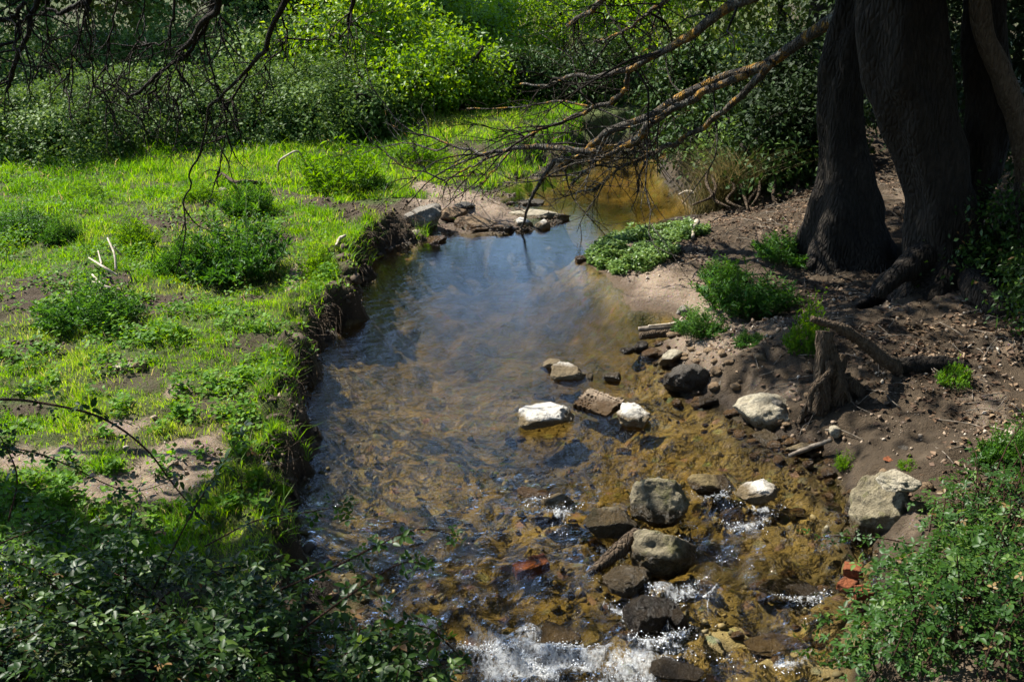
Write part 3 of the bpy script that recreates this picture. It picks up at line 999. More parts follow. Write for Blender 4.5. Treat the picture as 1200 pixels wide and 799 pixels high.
# fallen dead stems in the turf
k3 = (rg.random(len(xx)) < .012 * (gm + .25)) & (sd < .5) & (dd > .05)
P = np.stack([xx, yy, zz + .01], -1)[k3]
V, F, rv = blades(P, rg.uniform(.03, .1, len(P)), rg.uniform(1.0, 3.0, len(P)), np.full(len(P), .0018), 44, rg.random(len(P)))
link('dead_grass', mesh_np('dead_grass', V, F, {'rnd': rv}), M['straw'], kind='stuff')
# small round leaves of clover and plantain
k2 = (rg.random(len(xx)) < gm * .13 * sstep(-.1, .5, -hue + .3 * tuft)) & (sd < .5)
P = np.stack([xx, yy, zz + .012], -1)[k2]
nn = len(P)
az = rg.uniform(0, 2 * math.pi, nn)
ax_ = np.stack([np.cos(az), np.sin(az), rg.uniform(0, .6, nn)], -1)
V, F, rv = scatter(LEAF_V * np.array([1.5, 1, 1]), LEAF_F, P, frames(ax_, np.tile([0, 0, 1.0], (nn, 1)) + rg.normal(0, .25, (nn, 3))), rg.uniform(.018, .05, nn), rg.random(nn))
link('clover', mesh_np('clover', V, F, {'rnd': rv}), M['clover'], kind='stuff')

# grass tongues on the right bank and sparse seedlings
def ground_leaves(name, mat, ells, n_, size, hgt, seed, kindname='stuff'):
    r = np.random.default_rng(seed)
    Ps = []
    for (u, v, ru, rv_, wgt) in ells:
        c = GT(u, v)
        s = depth(c) / FPX
        e = ru * s
        f = abs(G(u, v - rv_, c[2])[1] - c[1])
        k = int(n_ * wgt)
        a = r.uniform(0, 2 * math.pi, k)
        q = np.sqrt(r.random(k))
        Ps.append(np.stack([c[0] + e * q * np.cos(a), c[1] + f * q * np.sin(a)], -1))
    P2 = np.vstack(Ps)
    z, d_, s_ = terrain(P2[:, 0], P2[:, 1])
    nz = fbm(P2[:, 0] * 4, P2[:, 1] * 4, None, seed, 4)
    k = (d_ > .04) & (nz > -.35 + .5 * r.random(len(P2)) - .25)
    P2, z, nz = P2[k], z[k], nz[k]
    n1 = len(P2)
    P3 = np.stack([P2[:, 0], P2[:, 1], z + r.random(n1) ** 1.5 * hgt * (1 + nz)], -1)
    az = r.uniform(0, 2 * math.pi, n1)
    ax_ = np.stack([np.cos(az), np.sin(az), r.uniform(-.1, .9, n1)], -1)
    V, F, rv2 = scatter(LEAF_V * np.array([1.3, 1, 1]), LEAF_F, P3, frames(ax_, np.tile([0, 0, 1.0], (n1, 1)) + r.normal(0, .3, (n1, 3))), r.uniform(.6, 1.4, n1) * size, r.random(n1))
    return mesh_np(name, V, F, {'rnd': rv2})


link('watercress_mat', ground_leaves('watercress_mat', M['cress'], [(740, 291, 54, 22, 1), (785, 279, 45, 11, .6), (722, 302, 30, 14, .4)], 17000, .036, .07, 31), M['cress'],
     kind='stuff')

# dead leaves and broken twigs on the right bank
r = np.random.default_rng(63)
lx, ly = r.uniform(.8, 6, 60000), r.uniform(4.2, 14, 60000)
lz, ld, ls = terrain(lx, ly)
k = (ls > .5) & (ld > .12) & (r.random(60000) < .8 * sstep(-.5, .6, fbm(lx * 1.6, ly * 1.6, None, 41, 4)) * (.25 + .75 * sstep(.3, 1.2, ld)))
P = np.stack([lx, ly, lz + .006], -1)[k]
n1 = len(P)
az = r.uniform(0, 2 * math.pi, n1)
V, F, rv = scatter(LEAF_V * np.array([1.2, 1, 1.6]), LEAF_F, P, frames(np.stack([np.cos(az), np.sin(az), r.normal(0, .25, n1)], -1), np.tile([0, 0, 1.0], (n1, 1)) + r.normal(0, .3, (n1, 3))), r.uniform(.02, .06, n1), r.random(n1))
M['litter'] = leaf_mat('dead_leaf', [(0, (.03, .02, .012)), (.6, (.1, .062, .035)), (1, (.24, .17, .1))], .1, .7, .2)
link('leaf_litter', mesh_np('leaf_litter', V, F, {'rnd': rv}), M['litter'], kind='stuff')
tws = []
for q in r.choice(n1, 650, replace=False):
    a_ = r.uniform(0, 2 * math.pi)
    L_ = r.uniform(.08, .35)
    d_ = np.array([math.cos(a_), math.sin(a_), r.normal(0, .1)]) * L_
    b = P[q] + [0, 0, .008]
    e_ = b + d_
    e_[2] = max(zt(e_[0], e_[1]) + .01, 0)
    tws.append(tube(catmull([b, (b + e_) / 2 + r.normal(0, .02, 3) * [1, 1, .3] + [0, 0, .012], e_], 5), [.004, .0025], 4))
link('fallen_twigs', mesh_np('fallen_twigs', *joinm(tws)), M['driftwood'], kind='stuff')

# broad leaved herbs in the turf, and lumps of earth under the brink
r = np.random.default_rng(303)
pe = []
for q in range(150):
    v_ = r.uniform(185, 600)
    u_ = r.uniform(-20, 330 if v_ > 330 else 400)
    pe.append((u_, v_, r.uniform(10, 40), r.uniform(3, 10), r.uniform(.3, 1.2)))
for (u_, v_, w_) in [(105, 388, 120), (272, 330, 150), (215, 328, 80), (395, 228, 110), (290, 256, 70), (20, 278, 80), (160, 293, 60), (375, 328, 50)]:
    for q in range(4):
        pe.append((u_ + r.uniform(-.6, .6) * w_, v_ + r.uniform(-8, 8), w_ * .3, w_ * .08, 1.2))
link('meadow_herbs', ground_leaves('meadow_herbs', M['clover'], pe, 170, .036, .08, 33), M['clover'], kind='stuff')
lumps = []
for q in range(75):
    i0 = r.integers(6, 17)
    t_ = r.random()
    p_ = OP[i0] * (1 - t_) + OP[i0 + 1] * t_
    V_, F_ = ICO[2]
    sz = r.uniform(.02, .085) * r.random() ** .5
    V_ = V_ * (1 + .6 * fbm(V_[:, 0] * 1.9 + q, V_[:, 1] * 1.6, V_[:, 2] * 1.6, q, 3)[:, None]) * np.array([1, 1, .7]) * sz
    x_, y_ = p_[0] + r.normal(-.02, .07), p_[1] + r.normal(0, .08)
    lumps.append((V_ + np.array([x_, y_, max(zt(x_, y_), -.05) + .2 * sz]), F_))
link('slumped_earth', mesh_np('slumped_earth', *joinm(lumps), smooth=True), M['clod'], kind='stuff')
lumps = []
for q in range(230):
    if q < 170:
        i0 = r.integers(56, len(OP) - 6)
    else:
        i0 = r.integers(17, 29)
    t_ = r.random()
    p_ = OP[i0] * (1 - t_) + OP[i0 + 1] * t_
    V_, F_ = ICO[2]
    sz = .012 + .045 * r.random() ** 2.6
    V_ = V_ * (1 + .3 * fbm(V_[:, 0] * 1.3 + q, V_[:, 1] * 1.3, V_[:, 2] * 1.3, q, 2)[:, None]) * np.array([r.uniform(.8, 1.4), r.uniform(.7, 1.1), .65]) * sz
    off = r.normal(.03, .14)
    x_, y_ = p_[0] + off, p_[1] + r.normal(0, .12)
    lumps.append((V_ + np.array([x_, y_, zt(x_, y_) + .25 * sz]), F_))
for (c_, ax_r, by_r, cz_r), r_ in zip(RK, ROCKS):
    if c_[1] > 10.5 or r_[2] < 30:
        continue
    for q in range(7):
        V_, F_ = ICO[2]
        a_ = r.uniform(0, 2 * math.pi)
        sz = .012 + .04 * r.random() ** 2
        V_ = V_ * (1 + .3 * fbm(V_[:, 0] * 1.3 + q, V_[:, 1] * 1.3, V_[:, 2] * 1.3, q, 2)[:, None]) * np.array([r.uniform(.8, 1.4), r.uniform(.7, 1.1), .65]) * sz
        x_, y_ = c_[0] + math.cos(a_) * ax_r * r.uniform(.9, 1.3), c_[1] + math.sin(a_) * by_r * r.uniform(.9, 1.3)
        lumps.append((V_ + np.array([x_, y_, zt(x_, y_) + .3 * sz]), F_))
link('shore_rubble', mesh_np('shore_rubble', *joinm(lumps), smooth=True), M['brown'], kind='stuff')

# ------------------------------------------------------------------ weed clumps, one thing each
def weed_mesh(seed, nst=260, leaves=18, R_=.5, Hh=.5, leaf=.08, tv=NARROW_V):
    r = np.random.default_rng(seed)
    pos, axs, nr, st = [], [], [], []
    for k in range(nst):
        a, q = r.uniform(0, 2 * math.pi), math.sqrt(r.random())
        b = np.array([R_ * q * math.cos(a), R_ * q * math.sin(a), 0.0])
        hh = Hh * (1.05 - .6 * q ** 2) * r.uniform(.45, 1.2) * float(.8 + .6 * vnoise(np.array([b[0] * 5.0]), np.array([b[1] * 5.0]), None, seed)[0])
        tip = b + np.array([b[0] * .5 + r.normal(0, .05), b[1] * .5 + r.normal(0, .05), hh])
        st.append(tube(catmull([b, b * .6 + tip * .4 + np.array([0, 0, .06]), tip], 4), [.005, .002], 3))
        for l in range(leaves):
            t_ = (.12 + .9 * (l + r.random()) / leaves)
            p_ = b + (tip - b) * t_ + np.array([0, 0, .05 * math.sin(t_ * 3)])
            aa = r.uniform(0, 2 * math.pi)
            axs.append([math.cos(aa), math.sin(aa), r.uniform(-.1, .9)])
            pos.append(p_)
    pos, axs = np.array(pos), np.array(axs)
    n1 = len(pos)
    V, F, rv = scatter(tv, LEAF_F, pos, frames(axs, np.tile([0, 0, 1.0], (n1, 1)) + r.normal(0, .35, (n1, 3))), r.uniform(.6, 1.35, n1) * leaf, np.clip(.2 + .5 * pos[:, 2] / Hh + r.normal(0, .2, n1), 0, 1))
    lm = mesh_np('leaves', V, F, {'rnd': rv})
    sv, sf = joinm(st)
    return lm, mesh_np('stems', sv, sf)


WEED = [weed_mesh(s) for s in (1, 2, 3)]
TUFT = [weed_mesh(s, 120, 13, .45, .42, .11, NARROW_V * np.array([.6, 1, 1])) for s in (5, 6)]
LOWW = [weed_mesh(s, 130, 10, .5, .28, .08, LEAF_V) for s in (8, 9)]
M['weed_stem'] = plain_mat('weed_stem', (.05, .09, .02), (.1, .12, .04))
WEEDS = [  # u, v of the base centre, width px, height px, mesh, material, label
    (105, 385, 105, 62, 0, 'weed', 'weed_clump', 'rounded dark green weed clump on turf at the left, nearest of the meadow clumps'),
    (272, 325, 125, 80, 1, 'weed', 'weed_clump', 'largest dark green weed clump in the meadow, beside the eroded bank'),
    (215, 325, 60, 50, 2, 'weed', 'weed_clump', 'weed clump joined to the left side of the largest clump'),
    (395, 225, 92, 50, 3, 'weed', 'weed_clump', 'bright grassy clump behind the gravel spit at the meadow edge'),
    (290, 252, 52, 44, 0, 'weed', 'weed_clump', 'dark upright clump halfway between the largest clump and the fallen stick'),
    (20, 275, 70, 34, 1, 'weed', 'weed_clump', 'weed clump cut by the left edge of the photo'),
    (70, 285, 44, 32, 2, 'weed', 'weed_clump', 'small pale clump beside the tan stone at far left'),
    (160, 290, 50, 34, 4, 'weed', 'weed_clump', 'tufted clump behind the bleached branch in the meadow'),
    (345, 163, 50, 26, 1, 'weed', 'weed_clump', 'small leafy bush at the foot of the far hedge'),
    (490, 190, 70, 30, 3, 'weed', 'weed_clump', 'grass tuft on the far bank under the leafy limbs'),
    (375, 325, 46, 34, 4, 'weed', 'weed_clump', 'grass tuft on the brink of the eroded bank'),
    (235, 235, 40, 20, 3, 'weed', 'weed_clump', 'low tuft in front of the pink grey stone'),
    (100, 235, 50, 20, 4, 'weed', 'weed_clump', 'low tuft in the shaded far left of the meadow'),
    (440, 225, 40, 26, 0, 'weed', 'weed_clump', 'small clump right of the bright grassy clump'),
    (876, 364, 112, 56, 1, 'weed', 'weed_clump', 'spreading leafy weed patch on the right bank between shore slab and tree'),
    (850, 332, 54, 30, 2, 'weed', 'weed_clump', 'tall weed behind the spreading patch on the right bank'),
    (925, 306, 80, 36, 0, 'weed', 'weed_clump', 'bright leafy clump at the foot of the left trunk'),
    (985, 312, 26, 20, 3, 'weed', 'weed_clump', 'small tuft between the two old trunks'),
    (822, 394, 60, 34, 2, 'weed', 'weed_clump', 'low clump on shore beside the stick pile'),
    (878, 404, 36, 18, 0, 'weed', 'weed_clump', 'small dark rosette above the flat topped slab'),
    (945, 418, 44, 60, 4, 'weed', 'weed_clump', 'dim grassy clump left of the root stump'),
    (990, 548, 24, 20, 3, 'weed', 'weed_clump', 'tiny green tuft on the soil above the leaning grey stone'),
    (1065, 548, 22, 12, 5, 'weed', 'weed_clump', 'tiny seedling beside the tile shard'),
    (300, 562, 24, 20, 3, 'weed', 'weed_clump', 'grass tuft hanging on the near left bank brink'),
    (328, 580, 26, 22, 3, 'weed', 'weed_clump', 'grass tuft below the brink near the water at left'),
    (1120, 452, 40, 26, 5, 'weed', 'weed_clump', 'low leafy plant at the foot of the dark bank far right'),
    (1175, 545, 60, 60, 1, 'weed', 'weed_clump', 'green plant at the right edge above the brambles'),
]
ALLW = WEED + TUFT + LOWW
for k, (u, v, wp, hp, mi, mat, nm, lab) in enumerate(WEEDS):
    c = GT(u, min(v, v))
    s = depth(c) / FPX
    dims = (.5 if mi < 3 else .45 if mi < 5 else .5, .5 if mi < 3 else .42 if mi < 5 else .28)
    sx = wp * s / (2 * dims[0] * 1.2)
    sz = max(hp * s * 1.05, .06) / dims[1]
    e = link(nm, None, label=lab, cat='plant', group='weed clumps on the banks', loc=(c[0], c[1] + .1 * sx, c[2] - .02))
    e.scale = (sx, sx * .85, sz)
    e.rotation_euler = (0, 0, k * 1.7)
    lm, sm_ = ALLW[mi]
    if not lm.materials:
        lm.materials.append(M['clover'] if mi in (3, 4, 5) else M['weed'])
        sm_.materials.append(M['weed_stem'])
    link('foliage', lm, None, e)
    link('stems', sm_, None, e)

# ------------------------------------------------------------------ trees and bushes
def leaf_cloud(ells, nclump, per, spread, seed, shell=.55, flat=.7):
    r = np.random.default_rng(seed)
    vol = np.array([e[3] * e[4] * e[5] for e in ells]) ** .75
    idx = r.choice(len(ells), nclump, p=vol / vol.sum())
    E = np.array(ells)[idx]
    d = unit(r.normal(size=(nclump, 3)))
    rr = (shell + (1 - shell) * r.random(nclump)) ** (1 / 1.5)
    C = E[:, :3] + d * rr[:, None] * E[:, 3:6]
    P = np.repeat(C, per, 0) + r.normal(0, spread, (nclump * per, 3)) * np.array([1, 1, flat])
    return C, P, np.repeat(d, per, 0)


def crown_mesh(ells, nclump, per, spread, leaf, seed, tv=LEAF_V, droop=.3, shell=.5, flat=.7):
    r = np.random.default_rng(seed + 1)
    C, P, dd_ = leaf_cloud(ells, nclump, per, spread, seed, shell, flat)
    n1 = len(P)
    ax_ = unit(r.normal(size=(n1, 3))) + dd_ * .5 + np.array([0, 0, -droop])
    nr = r.normal(0, .6, (n1, 3)) + np.array([0, 0, .9]) + dd_ * .5
    tone = np.clip(np.repeat(r.normal(.5, .2, nclump), per) + r.normal(0, .15, n1), 0, 1)
    V, F, rv = scatter(tv, LEAF_F, P, frames(ax_, nr), r.uniform(.6, 1.35, n1) * leaf, tone)
    return C, mesh_np('crown', V, F, {'rnd': rv})


def branches_to(base, C, r0, seed, nlimb=7, nsub=60, sides=5):
    """Limbs from the trunk top towards groups of clumps, with twigs to single clumps."""
    r = np.random.default_rng(seed)
    out = []
    k = min(nlimb, len(C))
    pick = C[r.choice(len(C), k, replace=False)]
    limbs = []
    for q in pick:
        midp = base * .5 + q * .5 + np.array([r.normal(0, .2), r.normal(0, .2), .35])
        pl = catmull([base, midp, q], 9)
        limbs.append(pl)
        out.append(tube(pl, [r0 * .6, r0 * .35, r0 * .1], sides))
    allp = np.vstack([l[3:] for l in limbs])
    for q in C[r.choice(len(C), min(nsub, len(C)), replace=False)]:
        s = allp[np.argmin(((allp - q) ** 2).sum(1))]
        out.append(tube(catmull([s, s * .5 + q * .5 + r.normal(0, .08, 3), q], 5), [r0 * .14, r0 * .04], 3))
    return out


def make_tree(name, label, cat, group, base, trunk, tr, ells, nclump, per, spread, leaf, mat, seed, tv=LEAF_V, droop=.3, shell=.5, bark='bark', nlimb=7, nsub=60, share=None, flat=.7):
    base = np.asarray(base, float)
    e = link(name, None, label=label, cat=cat, group=group, loc=base)
    if share is not None:
        for ch in share.children:
            c = ch.copy()
            COL.objects.link(c)
            c.parent = e
        return e
    C, cm = crown_mesh(ells, nclump, per, spread, leaf, seed, tv, droop, shell, flat)
    tp = catmull(trunk, 14)
    parts = [tube(tp, tr, 10, .12, seed)]
    link('trunk', mesh_np('trunk', *parts[0], smooth=True), M[bark], e)
    br = branches_to(tp[-2], C, tr[-1], seed, nlimb, nsub)
    link('branches', mesh_np('branches', *joinm(br), smooth=True), M[bark], e)
    link('crown', cm, M[mat], e)
    return e


# far-off hedge of bramble on the left: separate mounds
def mound(seed, n_, rx, ry, rz, leaf):
    r = np.random.default_rng(seed)
    d = unit(r.normal(size=(n_, 3)))
    d[:, 2] = np.abs(d[:, 2])
    lump = 1 + .22 * fbm(d[:, 0] * 2.4, d[:, 1] * 2.4, d[:, 2] * 2.4, seed, 4)
    q = lump * (1 - .3 * r.random(n_) ** 2)
    P = d * q[:, None] * np.array([rx, ry, rz]) + r.normal(0, .05, (n_, 3))
    P[:, 2] = np.maximum(P[:, 2] - .05, .02)
    kk = (fbm(P[:, 0] * 3.2, P[:, 1] * 3.2, P[:, 2] * 3.2, seed + 7, 3) > -.22) | (r.random(n_) < .12)
    P, d = P[kk], d[kk]
    n_ = len(P)
    ax_ = unit(r.normal(size=(n_, 3))) + d * .5 + np.array([0, 0, -.3])
    nr = d + np.array([0, 0, .7]) + r.normal(0, .45, (n_, 3))
    tone = np.clip(.45 + .4 * fbm(P[:, 0] * 2, P[:, 1] * 2, P[:, 2] * 2, seed + 3, 3) + r.normal(0, .15, n_), 0, 1)
    V, F, rv = scatter(LEAF_V * np.array([1.2, 1, 1]), LEAF_F, P, frames(ax_, nr), r.uniform(.6, 1.4, n_) * leaf, tone)
    st = []
    for k in range(26):
        p = P[r.integers(n_)]
        st.append(tube(catmull([np.array([p[0] * .4, p[1] * .4, 0]), p * np.array([.75, .75, .9]) + [0, 0, .15], p * np.array([1.06, 1.06, .95])], 7), [.012, .004], 4))
    return mesh_np('foliage', V, F, {'rnd': rv}), mesh_np('stems', *joinm(st))


MND = [mound(s, 22000, 1.9, 1.3, 1.35, .06) for s in (21, 22, 23)]
for lm, sm_ in MND:
    lm.materials.append(M['hedge'])
    sm_.materials.append(M['cane'])
HEDGE = [  # u of centre, v of its foot on the meadow, distance behind that foot, scale, z scale, label
    (-70, 196, 1.1, 1.0, .95, 'bramble mound at far left edge of the meadow'),
    (45, 192, 1.2, 1.0, .9, 'bramble mound with dark hollow, second from the left behind the meadow'),
    (150, 182, 1.3, 1.05, .85, 'bramble mound behind the shaded grass strip'),
    (245, 174, 1.3, 1.05, .9, 'bramble mound below the hanging bare twigs'),
    (330, 170, 1.3, 1.0, .95, 'bramble mound behind the white crooked stick'),
    (408, 168, 1.6, .95, .8, 'bramble mound ending the hedge beside the pale green willow'),
    (90, 184, 4.0, 1.3, 1.45, 'taller bramble bank rising behind the left hedge'),
    (260, 174, 4.2, 1.4, 1.45, 'taller bramble bank rising behind the middle of the hedge'),
]
for k, (u, v, back, sc, zs, lab) in enumerate(HEDGE):
    y = GT(u, v)[1] + back
    x = (u - 600) / FPX * (y * .941 + .9)
    e = link('bramble_bush', None, label=lab, cat='bush', group='bramble hedge behind the meadow', loc=(x, y, zt(x, y) - .05))
    e.scale = (sc, sc, zs)
    e.rotation_euler = (0, 0, k * 2.1)
    link('foliage', MND[k % 3][0], None, e)
    link('stems', MND[k % 3][1], None, e)


def EL(*a):
    return list(a)


# pale green willows in the middle distance
def willow(u, y, hgt, wid, seed, lab, mat='willow', n_=200, share=None, name='willow_tree', cat='tree', group='leafy trees beyond the stream bend', leaf=.1):
    x = (u - 600) / FPX * (y * .941 + .9)
    b = np.array([x, y, zt(x, y) - .1])
    ells = [EL(0, 0, hgt * .55, wid, wid * .8, hgt * .42), EL(-wid * .5, -.2, hgt * .35, wid * .6, wid * .6, hgt * .3), EL(wid * .55, .1, hgt * .4, wid * .6, wid * .6, hgt * .32), EL(.1 * wid, 0, hgt * .8, wid * .5, wid * .5, hgt * .22)]
    return make_tree(name, lab, cat, group, b, [np.array([0, 0, 0]), np.array([.1, 0, hgt * .2]), np.array([-.1, .1, hgt * .45])], [.13, .1, .07], ells, n_, 42, .2, leaf, mat, seed, droop=.5, shell=.25, nlimb=9, nsub=90, share=share, bark='twig')


willow(425, 21.0, 2.5, 1.9, 301, 'bright yellow green willow whose foliage fills the top left of centre', n_=330)
willow(515, 24.0, 2.3, 1.8, 302, 'bright green willow sapling behind the ends of the dead branches', n_=260)
willow(592, 26.5, 2.2, 1.7, 303, 'loose green bush half in shade at top centre', 'willow', n_=170)
willow(655, 28.5, 2.3, 2.0, 304, 'pale green tree seen through the lichened limbs', 'willow', n_=260)
willow(735, 25.5, 2.4, 1.5, 305, 'bright green bush over the stream bend behind the limbs', 'willow', n_=240)
willow(815, 21.5, 8.0, 1.9, 306, 'bright green tree right of the stream bend above dry grass', 'willow', n_=420)
willow(806, 17.6, 1.5, .65, 307, 'dense dark bush beside the water at the right of the stream bend', 'dark_tree', n_=130)
willow(905, 20.5, 8.5, 2.2, 308, 'dim green tree behind the yellowish scrub on the right', 'olive_tree', n_=420)
willow(270, 28.0, 11.5, 3.2, 309, 'tall olive tree standing behind the left hedge', 'olive_tree', n_=1000, leaf=.18)
willow(60, 27.0, 12, 3.6, 310, 'broad olive tree at upper left behind the hedge', 'olive_tree', n_=1000, leaf=.18)
willow(165, 31.0, 11.0, 3.4, 311, 'dark tree between the two olive trees behind the hedge', 'dark_tree', n_=1000, leaf=.18)
willow(368, 27.0, 10.5, 2.2, 312, 'dark tree behind the bright yellow green willow', 'dark_tree', n_=1000, leaf=.18)
willow(-90, 25.0, 11.0, 3.4, 313, 'dark tree at the far left edge behind the hedge', 'dark_tree', n_=1000, leaf=.18)
willow(560, 38.0, 2.3, 3.6, 314, 'far dark tree behind the dim green bush', 'dark_tree', n_=300, leaf=.15)
willow(690, 38.0, 2.4, 3.4, 315, 'far green tree behind the pale olive tree', 'olive_tree', n_=300, leaf=.15)
willow(470, 33.0, 2.3, 3.0, 316, 'far dark tree behind the bright green willow sapling', 'dark_tree', n_=300, leaf=.15)
willow(850, 27.0, 9.5, 2.4, 317, 'far dark tree behind the bright green tree right of the bend', 'dark_tree', n_=400, leaf=.13)
for k, (u, y, hgt, wid, mat, lab) in enumerate([
    (470, 19.3, 1.3, 1.0, 'willow', 'low bright green bush at the foot of the willow'),
    (535, 20.0, 1.5, .9, 'willow', 'leafy green bush behind the far grass tuft'),
    (600, 21.0, 1.1, .8, 'dark_tree', 'low dark bush at the head of the gravel spit'),
    (660, 21.6, 1.0, .9, 'dark_tree', 'low dark bush behind the drooping limb'),
    (712, 21.0, 1.3, .8, 'dark_tree', 'low dark bush at the bend of the stream'),
    (835, 15.8, .9, .55, 'dark_tree', 'low dark bush just behind the dry grass tussock'),
    (880, 14.8, .8, .5, 'hedge', 'low straggling bush over the far right bank beyond the sandbar'),
    (850, 17.4, 1.1, .7, 'olive_tree', 'pale yellowish bush behind the dry grass tussock'),
    (905, 13.9, .7, .5, 'dark_tree', 'low dark bush left of the left old trunk'),
    (430, 18.6, .9, .7, 'hedge', 'low bush joining the hedge and the willow'),
]):
    willow(u, y, hgt, wid, 340 + k, lab, mat, n_=120, name='low_bush', cat='bush', group='low bushes along the far bank', leaf=.085)

# shady undergrowth behind the old trunks
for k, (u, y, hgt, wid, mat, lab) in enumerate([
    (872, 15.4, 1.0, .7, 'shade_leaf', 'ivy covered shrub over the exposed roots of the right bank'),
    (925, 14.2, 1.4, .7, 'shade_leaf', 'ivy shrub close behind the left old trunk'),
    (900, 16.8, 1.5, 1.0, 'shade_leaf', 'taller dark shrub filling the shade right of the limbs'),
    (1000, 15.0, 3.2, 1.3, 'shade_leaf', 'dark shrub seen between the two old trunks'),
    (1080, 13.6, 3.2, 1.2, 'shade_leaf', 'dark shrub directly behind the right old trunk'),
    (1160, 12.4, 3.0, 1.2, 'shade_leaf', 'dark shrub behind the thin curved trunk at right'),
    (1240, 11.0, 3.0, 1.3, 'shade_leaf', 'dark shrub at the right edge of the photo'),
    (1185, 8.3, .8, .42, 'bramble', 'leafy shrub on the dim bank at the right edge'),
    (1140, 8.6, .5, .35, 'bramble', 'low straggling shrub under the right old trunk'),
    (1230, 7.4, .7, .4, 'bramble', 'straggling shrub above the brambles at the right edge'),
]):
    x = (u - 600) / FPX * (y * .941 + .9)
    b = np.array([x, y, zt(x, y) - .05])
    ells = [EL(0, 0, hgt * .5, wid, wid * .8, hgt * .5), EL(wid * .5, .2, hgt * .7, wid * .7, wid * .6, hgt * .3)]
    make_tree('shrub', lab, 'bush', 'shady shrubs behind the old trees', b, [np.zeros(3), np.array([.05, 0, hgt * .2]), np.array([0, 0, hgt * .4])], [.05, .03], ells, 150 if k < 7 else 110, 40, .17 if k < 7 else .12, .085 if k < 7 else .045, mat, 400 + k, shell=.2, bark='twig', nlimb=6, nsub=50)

# dry yellowish scrub hanging over the far right bank
r = np.random.default_rng(8)
c = G(858, 236, .3)
ps = np.stack([c[0] + r.normal(0, .17, 2000), c[1] + .5 + r.normal(0, .14, 2000), np.zeros(2000)], -1)
ps[:, 2] = terrain(ps[:, 0], ps[:, 1])[0] - .02
V, F, rv = blades(ps - np.array([c[0], c[1] + .5, 0]), r.uniform(.2, .85, 2000), r.uniform(.3, 1.4, 2000), np.full(2000, .0045), 9, r.random(2000))
link('dry_grass_tussock', mesh_np('dry_grass_tussock', V, F, {'rnd': rv}), M['straw'], label='tall yellowish dry grass tussock at the water right of the bend', cat='grass', loc=(c[0], c[1] + .5, 0))

# --- the two old trees of the right bank and their limbs
def path(L, y0, y1, nseg=None):
    ys = np.linspace(y0, y1, len(L))
    return [D(u, v, yy_) for (u, v), yy_ in zip(L, ys)]


def limb(parent, pts, r0, r1, seed, n_=40, sides=9, mat='limb', name='limb', mid=None):
    P_ = catmull(pts, n_)
    P_ = P_ + .03 * np.stack([fbm(np.arange(n_) * .31, np.full(n_, k * 5.), None, seed + k, 3) for k in range(3)], -1) * np.linspace(.2, 1, n_)[:, None]
    r0, r1, mid = r0 * .82, r1 * .85, (r0 + r1) * .41 if mid is None else mid * .82
    rr = [r0, mid, r1]
    o = link(name, mesh_np(name, *tube(P_, rr, sides, .16, seed), smooth=True), M[mat], parent)
    return P_


def twigs_on(P_, n_, length, seed, r0=.007, droop=.3, sides=4, t0=.3, child=3):
    r = np.random.default_rng(seed)
    out = []
    for k in range(n_):
        i0 = int(len(P_) * (t0 + (1 - t0) * r.random() * .98))
        i0 = min(i0, len(P_) - 2)
        b = P_[i0]
        t_ = unit(P_[i0 + 1] - P_[i0])
        d = unit(t_ * .7 + r.normal(0, .6, 3) + np.array([0, 0, -droop]))
        L = length * r.uniform(.4, 1.3)
        pts = [b]
        for s in range(5):
            d = unit(d + r.normal(0, .25, 3) + np.array([0, 0, -droop * .25]))
            pts.append(pts[-1] + d * L / 5)
        pl = catmull(pts, 11)
        out.append(tube(pl, [r0 * r.uniform(.7, 1.3), r0 * .3], sides))
        for c_ in range(child):
            if r.random() < .75:
                j0 = r.integers(3, 10)
                d2 = unit(unit(pl[j0] - pl[j0 - 1]) + r.normal(0, .55, 3))
                L2 = L * r.uniform(.2, .5)
                q = [pl[j0], pl[j0] + d2 * L2 * .5, pl[j0] + unit(d2 + r.normal(0, .3, 3)) * L2]
                out.append(tube(catmull(q, 5), [r0 * .5, r0 * .2], 3))
    return out


def base_of(u, v):
    return GT(u, v)


# left old trunk
bA = base_of(985, 300)
yA = bA[1]
tA = link('old_tree', None, label='left of the two old riverside trees, its lichened dead limbs reaching over the stream', cat='tree', group='old trees on the right bank', loc=(bA[0], yA, bA[2]))
def rel(parent, P_):
    return np.asarray(P_) - np.array(parent.location)
ptsA = [rel(tA, D(u, v, yA)) for u, v in [(990, 318), (988, 270), (990, 200), (986, 140), (990, 80), (1004, 10), (1010, -90), (1000, -220)]]
link('trunk', mesh_np('trunk', *tube(catmull(ptsA, 60), [.6, .33, .26, .25, .27, .24, .18], 44, .27, 5, .4), smooth=True), M['bark'], tA)
for k, (L, r0) in enumerate([([(975, 275), (963, 298), (948, 314)], .13), ([(1000, 278), (1015, 300), (1038, 312)], .14), ([(985, 285), (984, 308), (970, 326)], .13)]):
    link('root', mesh_np('root', *tube(catmull([rel(tA, D(u, v, yA - .15 - .1 * q)) for q, (u, v) in enumerate(L)], 10), [r0, r0 * .9, .04], 9, .15, k), smooth=True), M['bark'], tA)
twA = []
